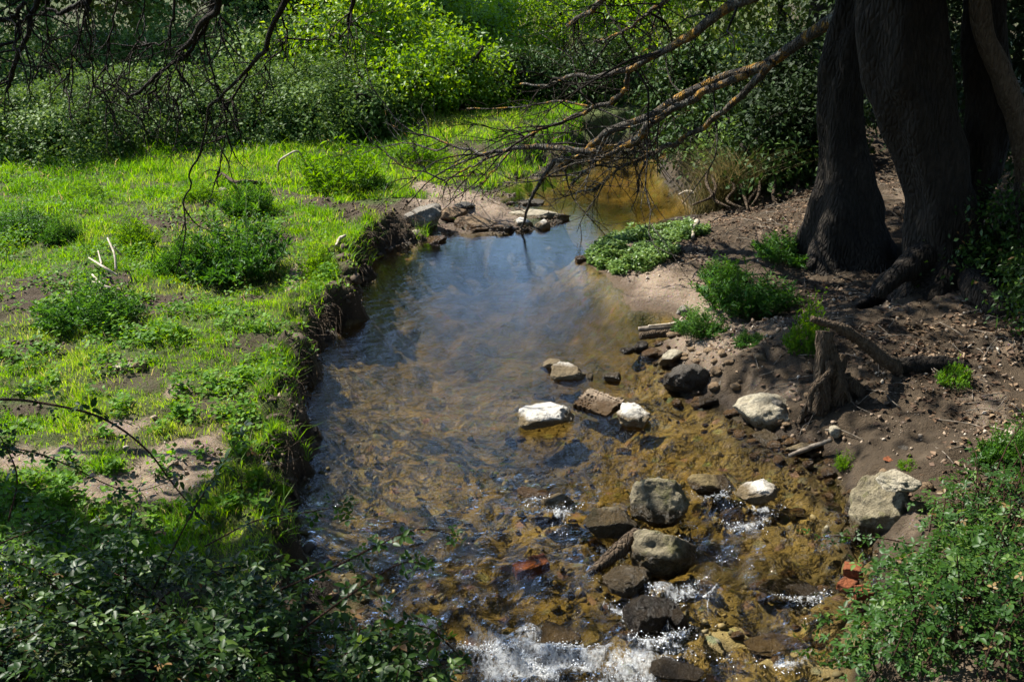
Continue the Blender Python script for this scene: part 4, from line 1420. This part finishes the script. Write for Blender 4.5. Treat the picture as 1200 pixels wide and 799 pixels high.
SPEC = [
    ([(1005, 10), (986, 17), (959, 34), (935, 51), (905, 73), (864, 86), (800, 114), (758, 138), (714, 152), (697, 169), (680, 184), (650, 193), (633, 216), (621, 240), (606, 274)], yA, 13.0, .085, .014, .06),
    ([(875, 88), (830, 106), (800, 122), (761, 145), (738, 169), (704, 186), (690, 196), (670, 216)], yA + .3, 12.4, .05, .02, .04),
    ([(905, 73), (880, 100), (834, 142), (800, 162), (765, 180), (724, 199), (694, 223)], yA + .4, 12.2, .05, .014, .034),
    ([(761, 145), (745, 165), (727, 172), (684, 176), (640, 174), (603, 172), (565, 180), (535, 172), (481, 155)], yA + .9, 13.6, .055, .012, .045),
    ([(602, 174), (585, 180), (562, 192), (545, 199), (521, 214)], 13.3, 13.6, .026, .012, .018),
    ([(600, 176), (578, 200), (555, 223)], 13.3, 13.2, .018, .01, .012),
    ([(521, 212), (501, 203), (478, 196), (455, 183), (437, 165)], 13.6, 13.8, .016, .006, .011),
    ([(501, 203), (490, 185), (484, 163)], 13.6, 13.7, .01, .005, .008),
    ([(760, 150), (750, 165), (735, 178)], 11.8, 11.9, .03, .015, .02),
    ([(570, 205), (550, 204), (521, 209)], 13.5, 13.6, .012, .01, .012),
]
for k, (L, y0, y1, r0, r1, rm) in enumerate(SPEC):
    P_ = limb(tA, [rel(tA, p) for p in path(L, y0, y1)], r0, r1, 50 + k, 60 if k < 4 else 24, 10 if k < 4 else 7, mid=rm)
    twA += twigs_on(P_, 24 if k < 4 else 9, .6, 80 + k, .006, .15)
    if k in (0, 1, 2, 3):
        twA += twigs_on(P_, 7, 1.5, 90 + k, .013, .05, 6, .25, 6)
CA = [EL(-2.2, 1.6, 5.4, 1.4, 1.5, .9), EL(-1.0, 1.4, 6.0, 1.8, 1.8, 1.0), EL(-2.6, 2.6, 6.6, 1.8, 1.8, 1.2), EL(.6, .8, 5.6, 1.8, 1.8, 1.0), EL(-1.4, 3.4, 7.4, 2.0, 1.8, 1.3)]
CA += [EL(-4.4, .6, 5.2, 1.0, 1.4, .5), EL(-5.0, -.6, 5.6, .7, .8, .4)]
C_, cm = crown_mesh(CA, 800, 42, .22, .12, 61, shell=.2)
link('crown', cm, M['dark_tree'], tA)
twA += branches_to(catmull(ptsA, 60)[-6], C_, .16, 62, 9, 80)
link('twigs', mesh_np('twigs', *joinm(twA), smooth=True), M['lichen_twig'], tA, kind='stuff')

# right old trunk
bB = base_of(1105, 335)
yB = bB[1]
tB = link('old_tree', None, label='right and thicker of the two old riverside trees, leaning left with a flared root foot', cat='tree', group='old trees on the right bank', loc=(bB[0], yB, bB[2]))
ptsB = [rel(tB, D(u, v, yB)) for u, v in [(1108, 352), (1106, 300), (1100, 240), (1088, 185), (1068, 125), (1056, 70), (1052, 0), (1060, -100), (1080, -230)]]
link('trunk', mesh_np('trunk', *tube(catmull(ptsB, 70), [.7, .3, .22, .24, .3, .31, .27, .22], 48, .27, 15, .4), smooth=True), M['bark'], tB)
for k, (L, r0) in enumerate([([(1098, 290), (1075, 308), (1052, 322), (1030, 345)], .15), ([(1090, 318), (1072, 340), (1050, 362)], .1)]):
    link('root', mesh_np('root', *tube(catmull([rel(tB, D(u, v, yB - .1 - .12 * q)) for q, (u, v) in enumerate(L)], 12), [r0, r0 * .8, .05], 10, .16, k + 7), smooth=True), M['bark'], tB)
twB = []
SPEC = [
    ([(1050, 5), (990, -30), (930, -25), (875, 0), (861, 3), (830, 24), (800, 45), (765, 66), (738, 79), (704, 88), (670, 91), (640, 98), (609, 101)], yB, 12.2, .075, .012, .05),
    ([(738, 79), (735, 95), (731, 108), (714, 120), (680, 133), (643, 149), (623, 157), (603, 165)], 11.3, 12.3, .034, .014, .03),
    ([(870, -60), (820, -30), (778, 0), (751, 24), (721, 40), (694, 51)], yB + .8, 12.3, .04, .01, .022),
    ([(800, -60), (740, -25), (704, 0), (690, 14), (663, 30)], yB + 1.0, 12.6, .045, .028, .036),
    ([(690, 125), (660, 118), (640, 120), (600, 126), (545, 127)], 12.0, 13.2, .016, .007, .012),
    ([(778, 3), (765, 30), (760, 50), (745, 70)], 11.3, 11.4, .016, .008, .01),
]
for k, (L, y0, y1, r0, r1, rm) in enumerate(SPEC):
    P_ = limb(tB, [rel(tB, p) for p in path(L, y0, y1)], r0, r1, 150 + k, 60 if k < 3 else 24, 10 if k < 4 else 7, mid=rm)
    twB += twigs_on(P_, 26 if k < 4 else 9, .6, 180 + k, .0055, .2)
    if k in (0, 1, 2, 3):
        twB += twigs_on(P_, 7, 1.4, 190 + k, .012, .05, 6, .3, 6)
CB = [EL(-2.5, 1.4, 5.3, 1.4, 1.3, .8), EL(-2.6, 0.0, 5.5, 1.3, 1.2, .7), EL(-3.4, 2.6, 5.8, 1.3, 1.4, .8), EL(-1.2, .9, 5.2, 1.6, 1.6, .9), EL(.6, .6, 5.0, 1.8, 1.8, 1.0), EL(.2, 2.2, 6.2, 2.0, 2.0, 1.2), EL(1.6, -.8, 5.6, 1.8, 1.8, 1.2), EL(-1.5, 1.5, 7.2, 2.2, 2.2, 1.3), EL(2.2, 1.2, 5.4, 1.8, 1.8, 1.2)]
C_, cm = crown_mesh(CB, 1300, 42, .24, .12, 71, shell=.2)
link('crown', cm, M['dark_tree'], tB)
twB += branches_to(catmull(ptsB, 70)[-6], C_, .18, 72, 9, 80)
link('twigs', mesh_np('twigs', *joinm(twB), smooth=True), M['twig'], tB, kind='stuff')

link('stem', mesh_np('stem', *tube(catmull([rel(tB, D(u, v, yB + .15)) for u, v in [(1112, 300), (1128, 250), (1146, 190), (1158, 120), (1150, 50), (1160, -30), (1190, -150)]], 50), [.24, .19, .17, .16, .15, .13], 30, .2, 17, .45), smooth=True), M['bark'], tB)
for k, (L, r0) in enumerate([([(1085, 300), (1068, 330), (1030, 352), (1000, 362)], .11), ([(1120, 310), (1140, 345), (1165, 365), (1190, 372)], .12)]):
    link('root', mesh_np('root', *tube(catmull([rel(tB, GT(u, v) + np.array([0, 0, .12 - .04 * q])) for q, (u, v) in enumerate(L)], 20), [r0 * 1.3, r0, r0 * .7, .03], 12, .2, k + 27, .4), smooth=True), M['bark'], tB)

# thin curved trunk at the right edge
yC = 8.6
bx = (1205 - 600) / FPX * (yC * .941 + .9)
bC = np.array([bx, yC, zt(bx, yC)])
tC = link('curved_tree', None, label='slim reddish trunk curving down the right edge of the photo', cat='tree', loc=bC)
ptsC = [np.array([.0, 0, -.1])] + [rel(tC, D(u, v, yC)) for u, v in [(1206, 225), (1203, 190), (1196, 150), (1180, 105), (1162, 62), (1150, 25), (1146, -60), (1160, -180)]]
link('trunk', mesh_np('trunk', *tube(catmull(ptsC, 50), [.12, .09, .085, .08, .075], 16, .14, 25, .4), smooth=True), M['root'], tC)
C_, cm = crown_mesh([EL(-.4, .6, 4.6, 1.4, 1.4, .9), EL(.5, 0, 5.2, 1.5, 1.5, 1.0)], 260, 40, .2, .11, 81, shell=.2)
link('crown', cm, M['dark_tree'], tC)
link('branches', mesh_np('branches', *joinm(branches_to(catmull(ptsC, 50)[-3], C_, .08, 82, 8, 50)), smooth=True), M['bark'], tC)

# more trees of the shady right bank, and unseen ones added to block skylight
SH = []
for k, (x, y, hgt, lab) in enumerate([(6.6, 11.5, 8.5, 'dark tree in the shade right of the old trees'), (6.3, 15.2, 9, 'dark tree deep in the shade behind the old trees'), (9.0, 13.5, 9, 'dark tree at the right beyond the shady shrubs'), (5.2, 18.5, 8.5, 'dark tree behind the left old trunk'), (5.6, 5.6, 7.5, 'unseen tree added for shade at the right outside the bramble corner'), (6.6, 8.4, 8, 'unseen tree added for shade right of the slim curved trunk'), (4.5, 1.0, 9, 'unseen tree added for shade at the right of the view point'), (7.5, 3.0, 9, 'unseen tree added for shade well right of the view point'), (3.0, -4.0, 10, 'unseen tree added for shade behind the view point on the right bank'), (-3.5, -3.5, 10, 'unseen tree added for shade behind the view point on the left bank'), (-7.5, -1.5, 9, 'unseen tree added for shade behind the view point at far left'), (7, -3.5, 10, 'unseen tree added for shade behind the view point at far right')]):
    b = np.array([x, y, zt(x, y) - .1])
    ells = [EL(0, 0, hgt * .62, 2.3, 2.2, hgt * .3), EL(-.9, .4, hgt * .45, 1.6, 1.6, hgt * .2), EL(1, -.5, hgt * .5, 1.6, 1.6, hgt * .22)]
    if k < 2:
        SH.append(make_tree('shade_caster_tree', lab, 'tree', 'trees of the shady right bank', b, [np.zeros(3), np.array([.1, 0, hgt * .25]), np.array([-.1, .1, hgt * .5])], [.25, .2, .14], ells, 850, 40, .26, .15, 'shade_leaf', 500 + k, shell=.2))
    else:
        make_tree('shade_caster_tree', lab, 'tree', 'trees of the shady right bank', b, None, None, None, 0, 0, 0, 0, None, 0, share=SH[k % 2]).rotation_euler = (0, 0, k * 1.3)

for k, (x, y, lab, ells) in enumerate([  # unseen trees added to block overhead skylight and darken near-water reflections
    (4.0, .6, 'unseen tree added right of the view point, its crown blocking skylight over the near water', [EL(-1.5, 3.2, 6.8, 1.9, 1.8, 1.0), EL(-3.4, 5.0, 7.4, 1.9, 1.9, 1.1), EL(-2.6, 1.2, 7.2, 1.9, 1.9, 1.1), EL(.2, 5.6, 6.2, 1.8, 1.8, 1.1), EL(-4.4, 2.6, 8.0, 1.8, 1.8, 1.0)]),
    (-5.2, -.6, 'unseen tree added left of the view point, its crown blocking skylight over the near bank', [EL(2.0, 2.6, 7.0, 1.9, 1.9, 1.0), EL(3.8, 1.0, 7.6, 1.9, 1.9, 1.1), EL(.6, 4.6, 7.4, 1.7, 1.7, .9), EL(3.4, 3.4, 8.2, 1.9, 1.9, 1.1)])]):
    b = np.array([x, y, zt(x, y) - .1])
    make_tree('added_canopy_tree', lab, 'tree', 'unseen trees added around the view point', b, [np.zeros(3), np.array([-.1 if x > 0 else .1, .2, 2.2]), np.array([-.5 if x > 0 else .5, .8, 5.0])], [.3, .25, .17], ells, 1000, 40, .26, .15, 'shade_leaf', 540 + k, shell=.2)

# bare hanging branches at top left, from a tree standing left of the view
bx_, by_ = -6.2, 7.2
tL = link('bare_tree', None, label='bare dark tree at left whose leafless twigs hang into the top of the photo', cat='tree', loc=(bx_, by_, zt(bx_, by_) - .1))
ptsL = [np.zeros(3), np.array([.1, .1, 1.6]), np.array([.3, 0, 3.2]), np.array([.6, -.2, 5.0])]
link('trunk', mesh_np('trunk', *tube(catmull(ptsL, 30), [.3, .24, .2, .15], 16, .13, 35, .4), smooth=True), M['bark'], tL)
twL = []
HANG = [
    ([(-300, -60), (-100, -110), (60, -40), (100, 0), (88, 10), (70, 16), (45, 14)], 7.3, 7.6, .05, .012, .03),
    ([(-200, -120), (0, -90), (110, -60), (118, 0)], 7.2, 7.4, .05, .022, .035),
    ([(-60, -60), (60, -40), (42, 0), (28, 50), (18, 80), (9, 105)], 6.8, 6.9, .03, .014, .02),
    ([(-200, -40), (-30, 25), (5, 22), (30, 0)], 6.7, 6.8, .025, .016, .02),
    ([(-40, 90), (-10, 64), (20, 42), (32, 8)], 6.6, 6.8, .014, .01, .012),
    ([(-200, -180), (80, -160), (240, -90), (255, 0), (235, 30), (212, 55)], 7.2, 8.2, .05, .02, .035),
    ([(255, -10), (244, 20), (220, 50), (205, 62)], 8.2, 8.3, .02, .012, .014),
    ([(255, -30), (243, 25), (225, 60), (190, 85), (160, 112), (145, 120)], 8.2, 8.4, .022, .014, .018),
    ([(190, 84), (175, 115), (164, 142)], 8.3, 8.4, .012, .006, .009),
    ([(-200, -200), (150, -170), (330, -80), (340, -10), (320, 32), (310, 60), (295, 75), (280, 95), (258, 115), (247, 130), (240, 150), (232, 190), (226, 215), (219, 240), (216, 270), (204, 315)], 7.0, 8.6, .035, .005, .014),
    ([(258, 113), (264, 128), (264, 150), (262, 175), (252, 205)], 8.3, 8.4, .009, .004, .006),
    ([(295, 75), (280, 105), (265, 128)], 8.3, 8.3, .013, .009, .011),
    ([(240, 30), (240, 55), (252, 90), (258, 112)], 8.2, 8.3, .01, .008, .009),
    ([(200, -80), (205, 10), (200, 30), (195, 50), (170, 50), (158, 66)], 8.0, 8.2, .014, .006, .01),
    ([(100, 5), (97, 22), (86, 55), (78, 90), (73, 110)], 7.5, 7.6, .01, .006, .007),
    ([(100, 22), (105, 50), (110, 90), (120, 115), (128, 135)], 7.5, 7.6, .01, .004, .006),
    ([(150, -30), (137, 5), (130, 40), (125, 80), (122, 105)], 7.8, 7.9, .01, .004, .006),
    ([(330, 20), (335, 45), (318, 70), (300, 90)], 8.3, 8.4, .01, .005, .007),
    ([(54, -30), (55, 20), (52, 60), (45, 78)], 7.3, 7.4, .008, .004, .006),
    ([(258, -40), (256, 20), (258, 55)], 8.2, 8.2, .008, .004, .006),
    ([(205, 62), (208, 85), (213, 105), (210, 135)], 8.3, 8.4, .008, .003, .005),
    ([(193, 50), (196, 90), (202, 120)], 8.3, 8.4, .007, .003, .005),
    ([(175, -40), (165, 30), (150, 70), (140, 92)], 7.9, 8.0, .008, .004, .006),
    ([(410, -80), (413, 0), (408, 25), (404, 40)], 9.0, 9.1, .03, .008, .02),
]
for k, (L, y0, y1, r0, r1, rm) in enumerate(HANG):
    P_ = limb(tL, [rel(tL, p) for p in path(L, y0, y1)], r0, r1, 250 + k, 30 if k != 9 else 60, 7, 'twig', 'branch', rm)
    twL += twigs_on(P_, 10, .42, 280 + k, .006, .45, 4, .25)
C_, cm = crown_mesh([EL(1.6, -1.2, 5.6, 1.5, 1.4, .7), EL(.6, .2, 6.4, 1.4, 1.4, .9)], 60, 30, .22, .1, 91, shell=.2)
link('crown', cm, M['dark_tree'], tL)
twL += branches_to(catmull(ptsL, 30)[-4], C_, .16, 92, 9, 60)
link('twigs', mesh_np('twigs', *joinm(twL), smooth=True), M['twig'], tL, kind='stuff')

# ------------------------------------------------------------------ stump, logs, sticks
bS = GT(975, 478)
st = link('root_stump', None, label='weathered root stump with roots running down to the right shore', cat='stump', loc=bS)
def RS(L, dy=0.0):
    return [rel(st, D(u, v, bS[1] + .12 + dy - .03 * q)) for q, (u, v) in enumerate(L)]
for k, (L, rr) in enumerate([([(966, 388), (964, 410), (962, 440), (964, 462), (957, 485)], [.055, .05, .045, .05, .07]), ([(968, 400), (980, 440), (985, 468), (990, 492)], [.05, .06, .07, .08]),
                             ([(975, 440), (1003, 458), (1010, 478), (1008, 492)], [.06, .05, .04, .03]), ([(960, 470), (948, 482), (935, 492)], [.05, .035, .02]), ([(985, 455), (1020, 462), (1045, 456)], [.05, .04, .02])]):
    link('root', mesh_np('root', *tube(catmull(RS(L), 24), rr, 14, .32, 600 + k, .5), smooth=True), M['root'], st)


r = np.random.default_rng(611)
for k in range(9):
    u0, u1 = r.uniform(962, 998), r.uniform(930, 1045)
    v0, v1 = r.uniform(398, 450), r.uniform(478, 497)
    L = [(u0, v0)] + [(u0 + (u1 - u0) * t_ ** 1.6 + r.normal(0, 5), v0 + (v1 - v0) * t_ + r.normal(0, 4)) for t_ in (.3, .55, .8)] + [(u1, v1)]
    link('root', mesh_np('root', *tube(catmull(RS(L, r.uniform(-.1, .06)), 24), [.03 * r.uniform(.6, 1.3), .028, .022, .01], 9, .28, 640 + k, .4), smooth=True), M['root'], st)


def stick(name, label, cat, L, z_or_y, rr, mat, seed, mode='ground', extra=(), group=None, lump=.15):
    if mode == 'ground':
        P_ = []
        for u, v, dz in L:
            b = GT(u, v)
            P_.append(G(u, v, max(b[2], 0) + dz))
        P_ = np.array(P_)
    else:
        P_ = np.array([D(u, v, y) for u, v, y in L])
    o0 = P_.mean(0)
    parts = [tube(catmull(P_ - o0, 20), rr, 9, lump, seed, .3)]
    for (L2, r2) in extra:
        Q = np.array([G(u, v, max(GT(u, v)[2], 0) + dz) if mode == 'ground' else D(u, v, dz) for u, v, dz in L2])
        parts.append(tube(catmull(Q - o0, 10), r2, 6, lump, seed + 1))
    return link(name, mesh_np(name, *joinm(parts), smooth=True), M[mat], loc=o0, label=label, cat=cat, group=group)


yl = bS[1] + .1
stick('dead_log', 'slender dead log leaning from the stump top down to the dark bank', 'log', [(950, 373, yl), (985, 384, yl), (1015, 403, yl + .05), (1045, 426, yl + .05), (1062, 440, yl + .1)], 0, [.022, .035, .045, .05, .045], 'root', 700, 'y', lump=.28)
stick('dead_log', 'thick mossy log lying level on soil right of the leaning log', 'log', [(1045, 432, yl + .1), (1080, 428, yl + .1), (1110, 428, yl + .1), (1135, 434, yl + .1)], 0, [.07, .075, .07, .05], 'bark', 701, 'y')
stick('driftwood_log', 'grey splintered driftwood log wedged between the cluster boulders', 'log', [(690, 672, .0), (712, 655, .05), (730, 640, .1), (746, 622, .14)], 0, [.018, .04, .045, .03], 'root', 702, lump=.16)
stick('stick', 'pale broken board, topmost in the stick pile on the right shore', 'stick', [(748, 386, .07), (775, 384, .09), (806, 377, .1)], 0, [.022, .03, .026], 'driftwood', 703)
stick('stick', 'brown thick branch lowest in the stick pile', 'stick', [(750, 394, .04), (780, 390, .05), (805, 384, .06)], 0, [.035, .04, .03], 'root', 704)
stick('stick', 'thin tan twig crossing the stick pile', 'stick', [(760, 382, .13), (790, 379, .14), (800, 372, .15)], 0, [.01, .012, .008], 'deadwood', 705)
stick('stick', 'bleached forked branch on dark soil at left of the meadow', 'branch', [(104, 302, .1), (120, 312, .12), (138, 323, .06)], 0, [.007, .011, .01], 'deadwood', 706,
      extra=[([(126, 279, .35), (134, 298, .25), (136, 317, .1)], [.008, .012]), ([(115, 294, .15), (119, 310, .12)], [.006, .01]), ([(142, 299, .2), (134, 290, .3)], [.01, .008]), ([(108, 322, .05), (122, 335, .08), (143, 340, .03)], [.01, .013]), ([(108, 330, .05), (122, 334, .07)], [.006, .01])])
stick('stick', 'bleached crooked stick arching from the far meadow grass', 'branch', [(326, 202, .02), (327, 190, .25), (337, 182, .38), (350, 178, .4), (361, 196, .02)], 0, [.012, .017, .016, .012, .008], 'deadwood', 707)
stick('stick', 'dark fallen branch lying in the grass before the arching stick', 'branch', [(260, 203, .18), (275, 213, .18), (290, 213, .15), (312, 216, .08)], 0, [.016, .024, .028, .03], 'root', 708, extra=[([(256, 220, .05), (254, 210, .12), (260, 203, .18)], [.01, .014])])
stick('stick', 'short white bone like stick standing on the sandbar edge', 'stick', [(812, 278, .02), (813, 268, .12), (817, 260, .2)], 0, [.02, .02, .035], 'deadwood', 709)
stick('stick', 'pale curved stick at water edge under the dry scrub by the bend', 'stick', [(796, 228, .02), (805, 224, .05), (815, 226, .02)], 0, [.014, .02, .014], 'deadwood', 710)
stick('stick', 'bleached stick on the brink of the eroded left bank', 'stick', [(394, 288, .03), (398, 280, .12), (405, 276, .1)], 0, [.014, .02, .014], 'deadwood', 711)
stick('stick', 'thin dark stick half in the water by the white slab', 'stick', [(925, 534, .03), (950, 524, .05), (975, 515, .06)], 0, [.014, .018, .012], 'driftwood', 712)
stick('stick', 'dark root poking from the eroded bank above the water', 'root', [(400, 350, .0), (409, 347, .02), (411, 356, -.02)], 0, [.012, .014, .008], 'root', 713)

# exposed roots of the far right bank
for k in range(9):
    r = np.random.default_rng(800 + k)
    u0, v0 = 830 + k * 13 + r.uniform(-5, 5), 222 + r.uniform(-6, 6)
    P_ = np.array([D(u0 + r.uniform(-10, 10), v0 - 14, 13.6), D(u0, v0, 13.3), D(u0 + r.uniform(-12, 12), v0 + 14, 13.1), D(u0 + r.uniform(-20, 20), v0 + 24, 12.9)])
    o0 = P_.mean(0)
    link('exposed_root', mesh_np('exposed_root', *tube(catmull(P_ - o0, 14), [.012, .022, .02, .01], 6, .15, k), smooth=True), M['root'], loc=o0, cat='root', group='exposed roots under the far right bank',
         label='pale tangled root hanging from the shaded earth bank beyond the sandbar')

# roots and straw fringing the eroded left bank
rts = []
r = np.random.default_rng(55)
for k in range(260):
    i0 = r.integers(6, 17)
    t_ = r.random()
    p = OP[i0] * (1 - t_) + OP[i0 + 1] * t_
    b = np.array([p[0] - .1 + r.normal(0, .04), p[1] + r.normal(0, .05), .0])
    b[2] = r.uniform(.12, .42)
    pts = [b, b + np.array([.06 + r.uniform(0, .05), r.normal(0, .06), -.03]), b + np.array([.1 + r.uniform(0, .06), r.normal(0, .12), -.08 - r.uniform(0, .15)])]
    rts.append(tube(catmull(pts, 6), [.004, .002], 3))
link('bank_rootlets', mesh_np('bank_rootlets', *joinm(rts)), M['root'], kind='stuff')

# ------------------------------------------------------------------ foreground brambles
def bramble(name, label, ells, nleaf, size, mat, seed, canes, nparts, origin, extra_ok=None, cane_r=.0045):
    r = np.random.default_rng(seed)
    origin = np.array(origin, float)
    e = link(name, None, label=label, cat='bush', loc=origin)
    E = np.array(ells)
    vol = (E[:, 3] * E[:, 4]) ** 1.0
    idx = r.choice(len(E), nleaf, p=vol / vol.sum())
    d = unit(r.normal(size=(nleaf, 3)) + np.array([0, -.1, .25]))
    lump = 1 + .28 * fbm(d[:, 0] * 2.6 + idx * 3, d[:, 1] * 2.6, d[:, 2] * 2.6, seed, 4)
    q = lump * (1 - .55 * r.random(nleaf) ** 2)
    P = E[idx, :3] + d * q[:, None] * E[idx, 3:6]
    z, d_, _ = terrain(P[:, 0], P[:, 1])
    k = (P[:, 2] > np.maximum(z, .02) + .02) & ((fbm(P[:, 0] * 5, P[:, 1] * 5, P[:, 2] * 5, seed + 7, 3) > -.15) | (r.random(nleaf) < .08))
    P, d, q = P[k], d[k], q[k]
    cp = []
    CP = []
    for (L, y0, y1, r0) in canes:
        pl = catmull(path(L, y0, y1), 30)
        CP.append(pl)
        link('cane', mesh_np('cane', *tube(pl - origin, [r0, r0 * .8, r0 * .35], 6, .1, seed), smooth=True), M['cane'], e)
    st_ = []
    for c_ in range(int(70 * len(E) / 3)):
        p = P[r.integers(len(P))]
        b = E[r.integers(len(E)), :3] + r.normal(0, .15, 3)
        b = np.array([p[0] * .6 + b[0] * .4, p[1] * .6 + b[1] * .4, max(zt(p[0], p[1]), 0)])
        st_.append(tube(catmull([b - origin, (b + p) / 2 - origin + np.array([0, 0, .1]), p - origin, p - origin + (p - b) * .15 + np.array([0, 0, -.03])], 9), [cane_r, cane_r * .5], 4))
    link('stems', mesh_np('stems', *joinm(st_), smooth=True), M['cane'], e, kind='stuff')
    for pl in CP:                       # leaves along the arching canes
        m_ = 34
        ii = r.integers(6, 30, m_)
        P = np.vstack([P, pl[ii] + r.normal(0, .025, (m_, 3))])
        d = np.vstack([d, unit(r.normal(size=(m_, 3)))])
        q = np.concatenate([q, np.full(m_, .8)])
    n1 = len(P)
    ax_ = unit(r.normal(size=(n1, 3)) * np.array([1, 1, .5]) + d * .7 + np.array([0, 0, -.25]))
    nr = d * .6 + np.array([0, 0, 1.0]) + r.normal(0, .45, (n1, 3))
    R = frames(ax_, nr)
    sc = r.uniform(.55, 1.35, n1) * size
    tone = np.clip(.4 + .35 * fbm(P[:, 0] * 3, P[:, 1] * 3, P[:, 2] * 3, seed + 5, 3) + r.normal(0, .18, n1), 0, 1)
    tone = np.where(r.random(n1) < .022, 1.0, np.minimum(tone, .94))
    # the nearest, outermost leaves are objects of their own
    u, v, dz = project(P)
    ok = (u > 5) & (u < 1195) & (v > 400) & (v < 795) & (q > .93)
    score = np.where(ok, sc / dz * (1 + .3 * r.random(n1)), 0)
    top = np.argsort(-score)[:nparts]
    top = top[score[top] > 0]
    for kk in range(4):
        me_ = mesh_np('leaf', COMP_V, COMP_F, {'rnd': np.full(len(COMP_V), (.25, .5, .7, .95)[kk])})
        me_.materials.append(M[mat])
        LM.append(me_)
    from mathutils import Matrix
    for i_ in top:
        o = bpy.data.objects.new('leaf', LM[-1 - int(tone[i_] * 3.99)])
        COL.objects.link(o)
        o.parent = e
        Mx = Matrix([list(map(float, row)) for row in R[i_]]).to_4x4()
        for a_ in range(3):
            for b_ in range(3):
                Mx[a_][b_] *= float(sc[i_])
            Mx[a_][3] = float(P[i_][a_] - origin[a_])
        o.matrix_local = Mx
    rest = np.setdiff1d(np.arange(n1), top)
    V, F, rv = scatter(COMP_V, COMP_F, P[rest] - origin, R[rest], sc[rest], tone[rest])
    link('foliage', mesh_np('foliage', V, F, {'rnd': rv}), M[mat], e, kind='stuff')
    return e


LM = []
LEFT = [EL(-2.75, 4.0, .4, .8, .7, .5), EL(-2.0, 3.85, .4, .8, .65, .46), EL(-1.4, 3.9, .36, .6, .55, .38), EL(-.95, 3.75, .35, .5, .5, .36), EL(-.55, 3.6, .3, .38, .4, .33), EL(-1.6, 3.35, .45, 1.0, .5, .45), EL(-3.3, 4.4, .4, .6, .6, .45), EL(-.75, 3.55, .3, .5, .4, .36)]
bramble('bramble_bush', 'dark glossy bramble filling the lower left corner in front of the water', LEFT, 19000, .045, 'bramble', 900,
        [([(-60, 480), (0, 468), (60, 474), (120, 490), (170, 525), (205, 570), (240, 612)], 4.6, 4.4, .007),
         ([(330, 690), (400, 660), (440, 640), (490, 620), (538, 628)], 3.9, 4.1, .0055),
         ([(180, 690), (220, 610), (250, 560), (290, 500)], 4.1, 4.5, .004),
         ([(-20, 520), (40, 530), (80, 545), (150, 575), (210, 560)], 4.5, 4.6, .004),
         ([(350, 740), (420, 690), (470, 660), (505, 662)], 3.7, 3.9, .005),
         ([(400, 770), (450, 740), (500, 735), (545, 775)], 3.6, 3.7, .005),
         ([(10, 610), (20, 560), (5, 520), (-15, 490)], 4.2, 4.3, .004),
         ([(240, 640), (300, 610), (360, 600), (420, 590)], 4.1, 4.4, .0035)], 290, (-1.8, 3.9, .42))
def EP(u, v, y, rx, ry, rz):
    g = GT(u, v)
    return [g[0], g[1], g[2] + .3 * rz, rx, ry, rz]


RIGHT = [EP(1160, 720, 0, .45, .45, .34), EP(1090, 745, 0, .36, .4, .28), EP(1055, 790, 0, .26, .35, .2), EP(1185, 640, 0, .4, .45, .3), EP(1225, 570, 0, .42, .45, .3), EP(1150, 800, 0, .5, .4, .4), EP(1100, 675, 0, .24, .28, .18), EP(1240, 720, 0, .45, .45, .4), EP(1130, 610, 0, .26, .3, .16)]
bramble('bramble_bush', 'fresh green bramble covering the lower right corner beside the large boulder', RIGHT, 10500, .034, 'bramble_light', 950,
        [([(1080, 640), (1030, 630), (985, 628), (942, 631)], 4.9, 5.0, .004), ([(1060, 740), (1000, 720), (960, 735), (930, 755)], 4.4, 4.4, .004),
         ([(1150, 560), (1130, 620), (1115, 680)], 5.2, 5.0, .004), ([(1040, 790), (1000, 770), (970, 775)], 4.1, 4.1, .004)], 290, (2.4, 4.9, .5))
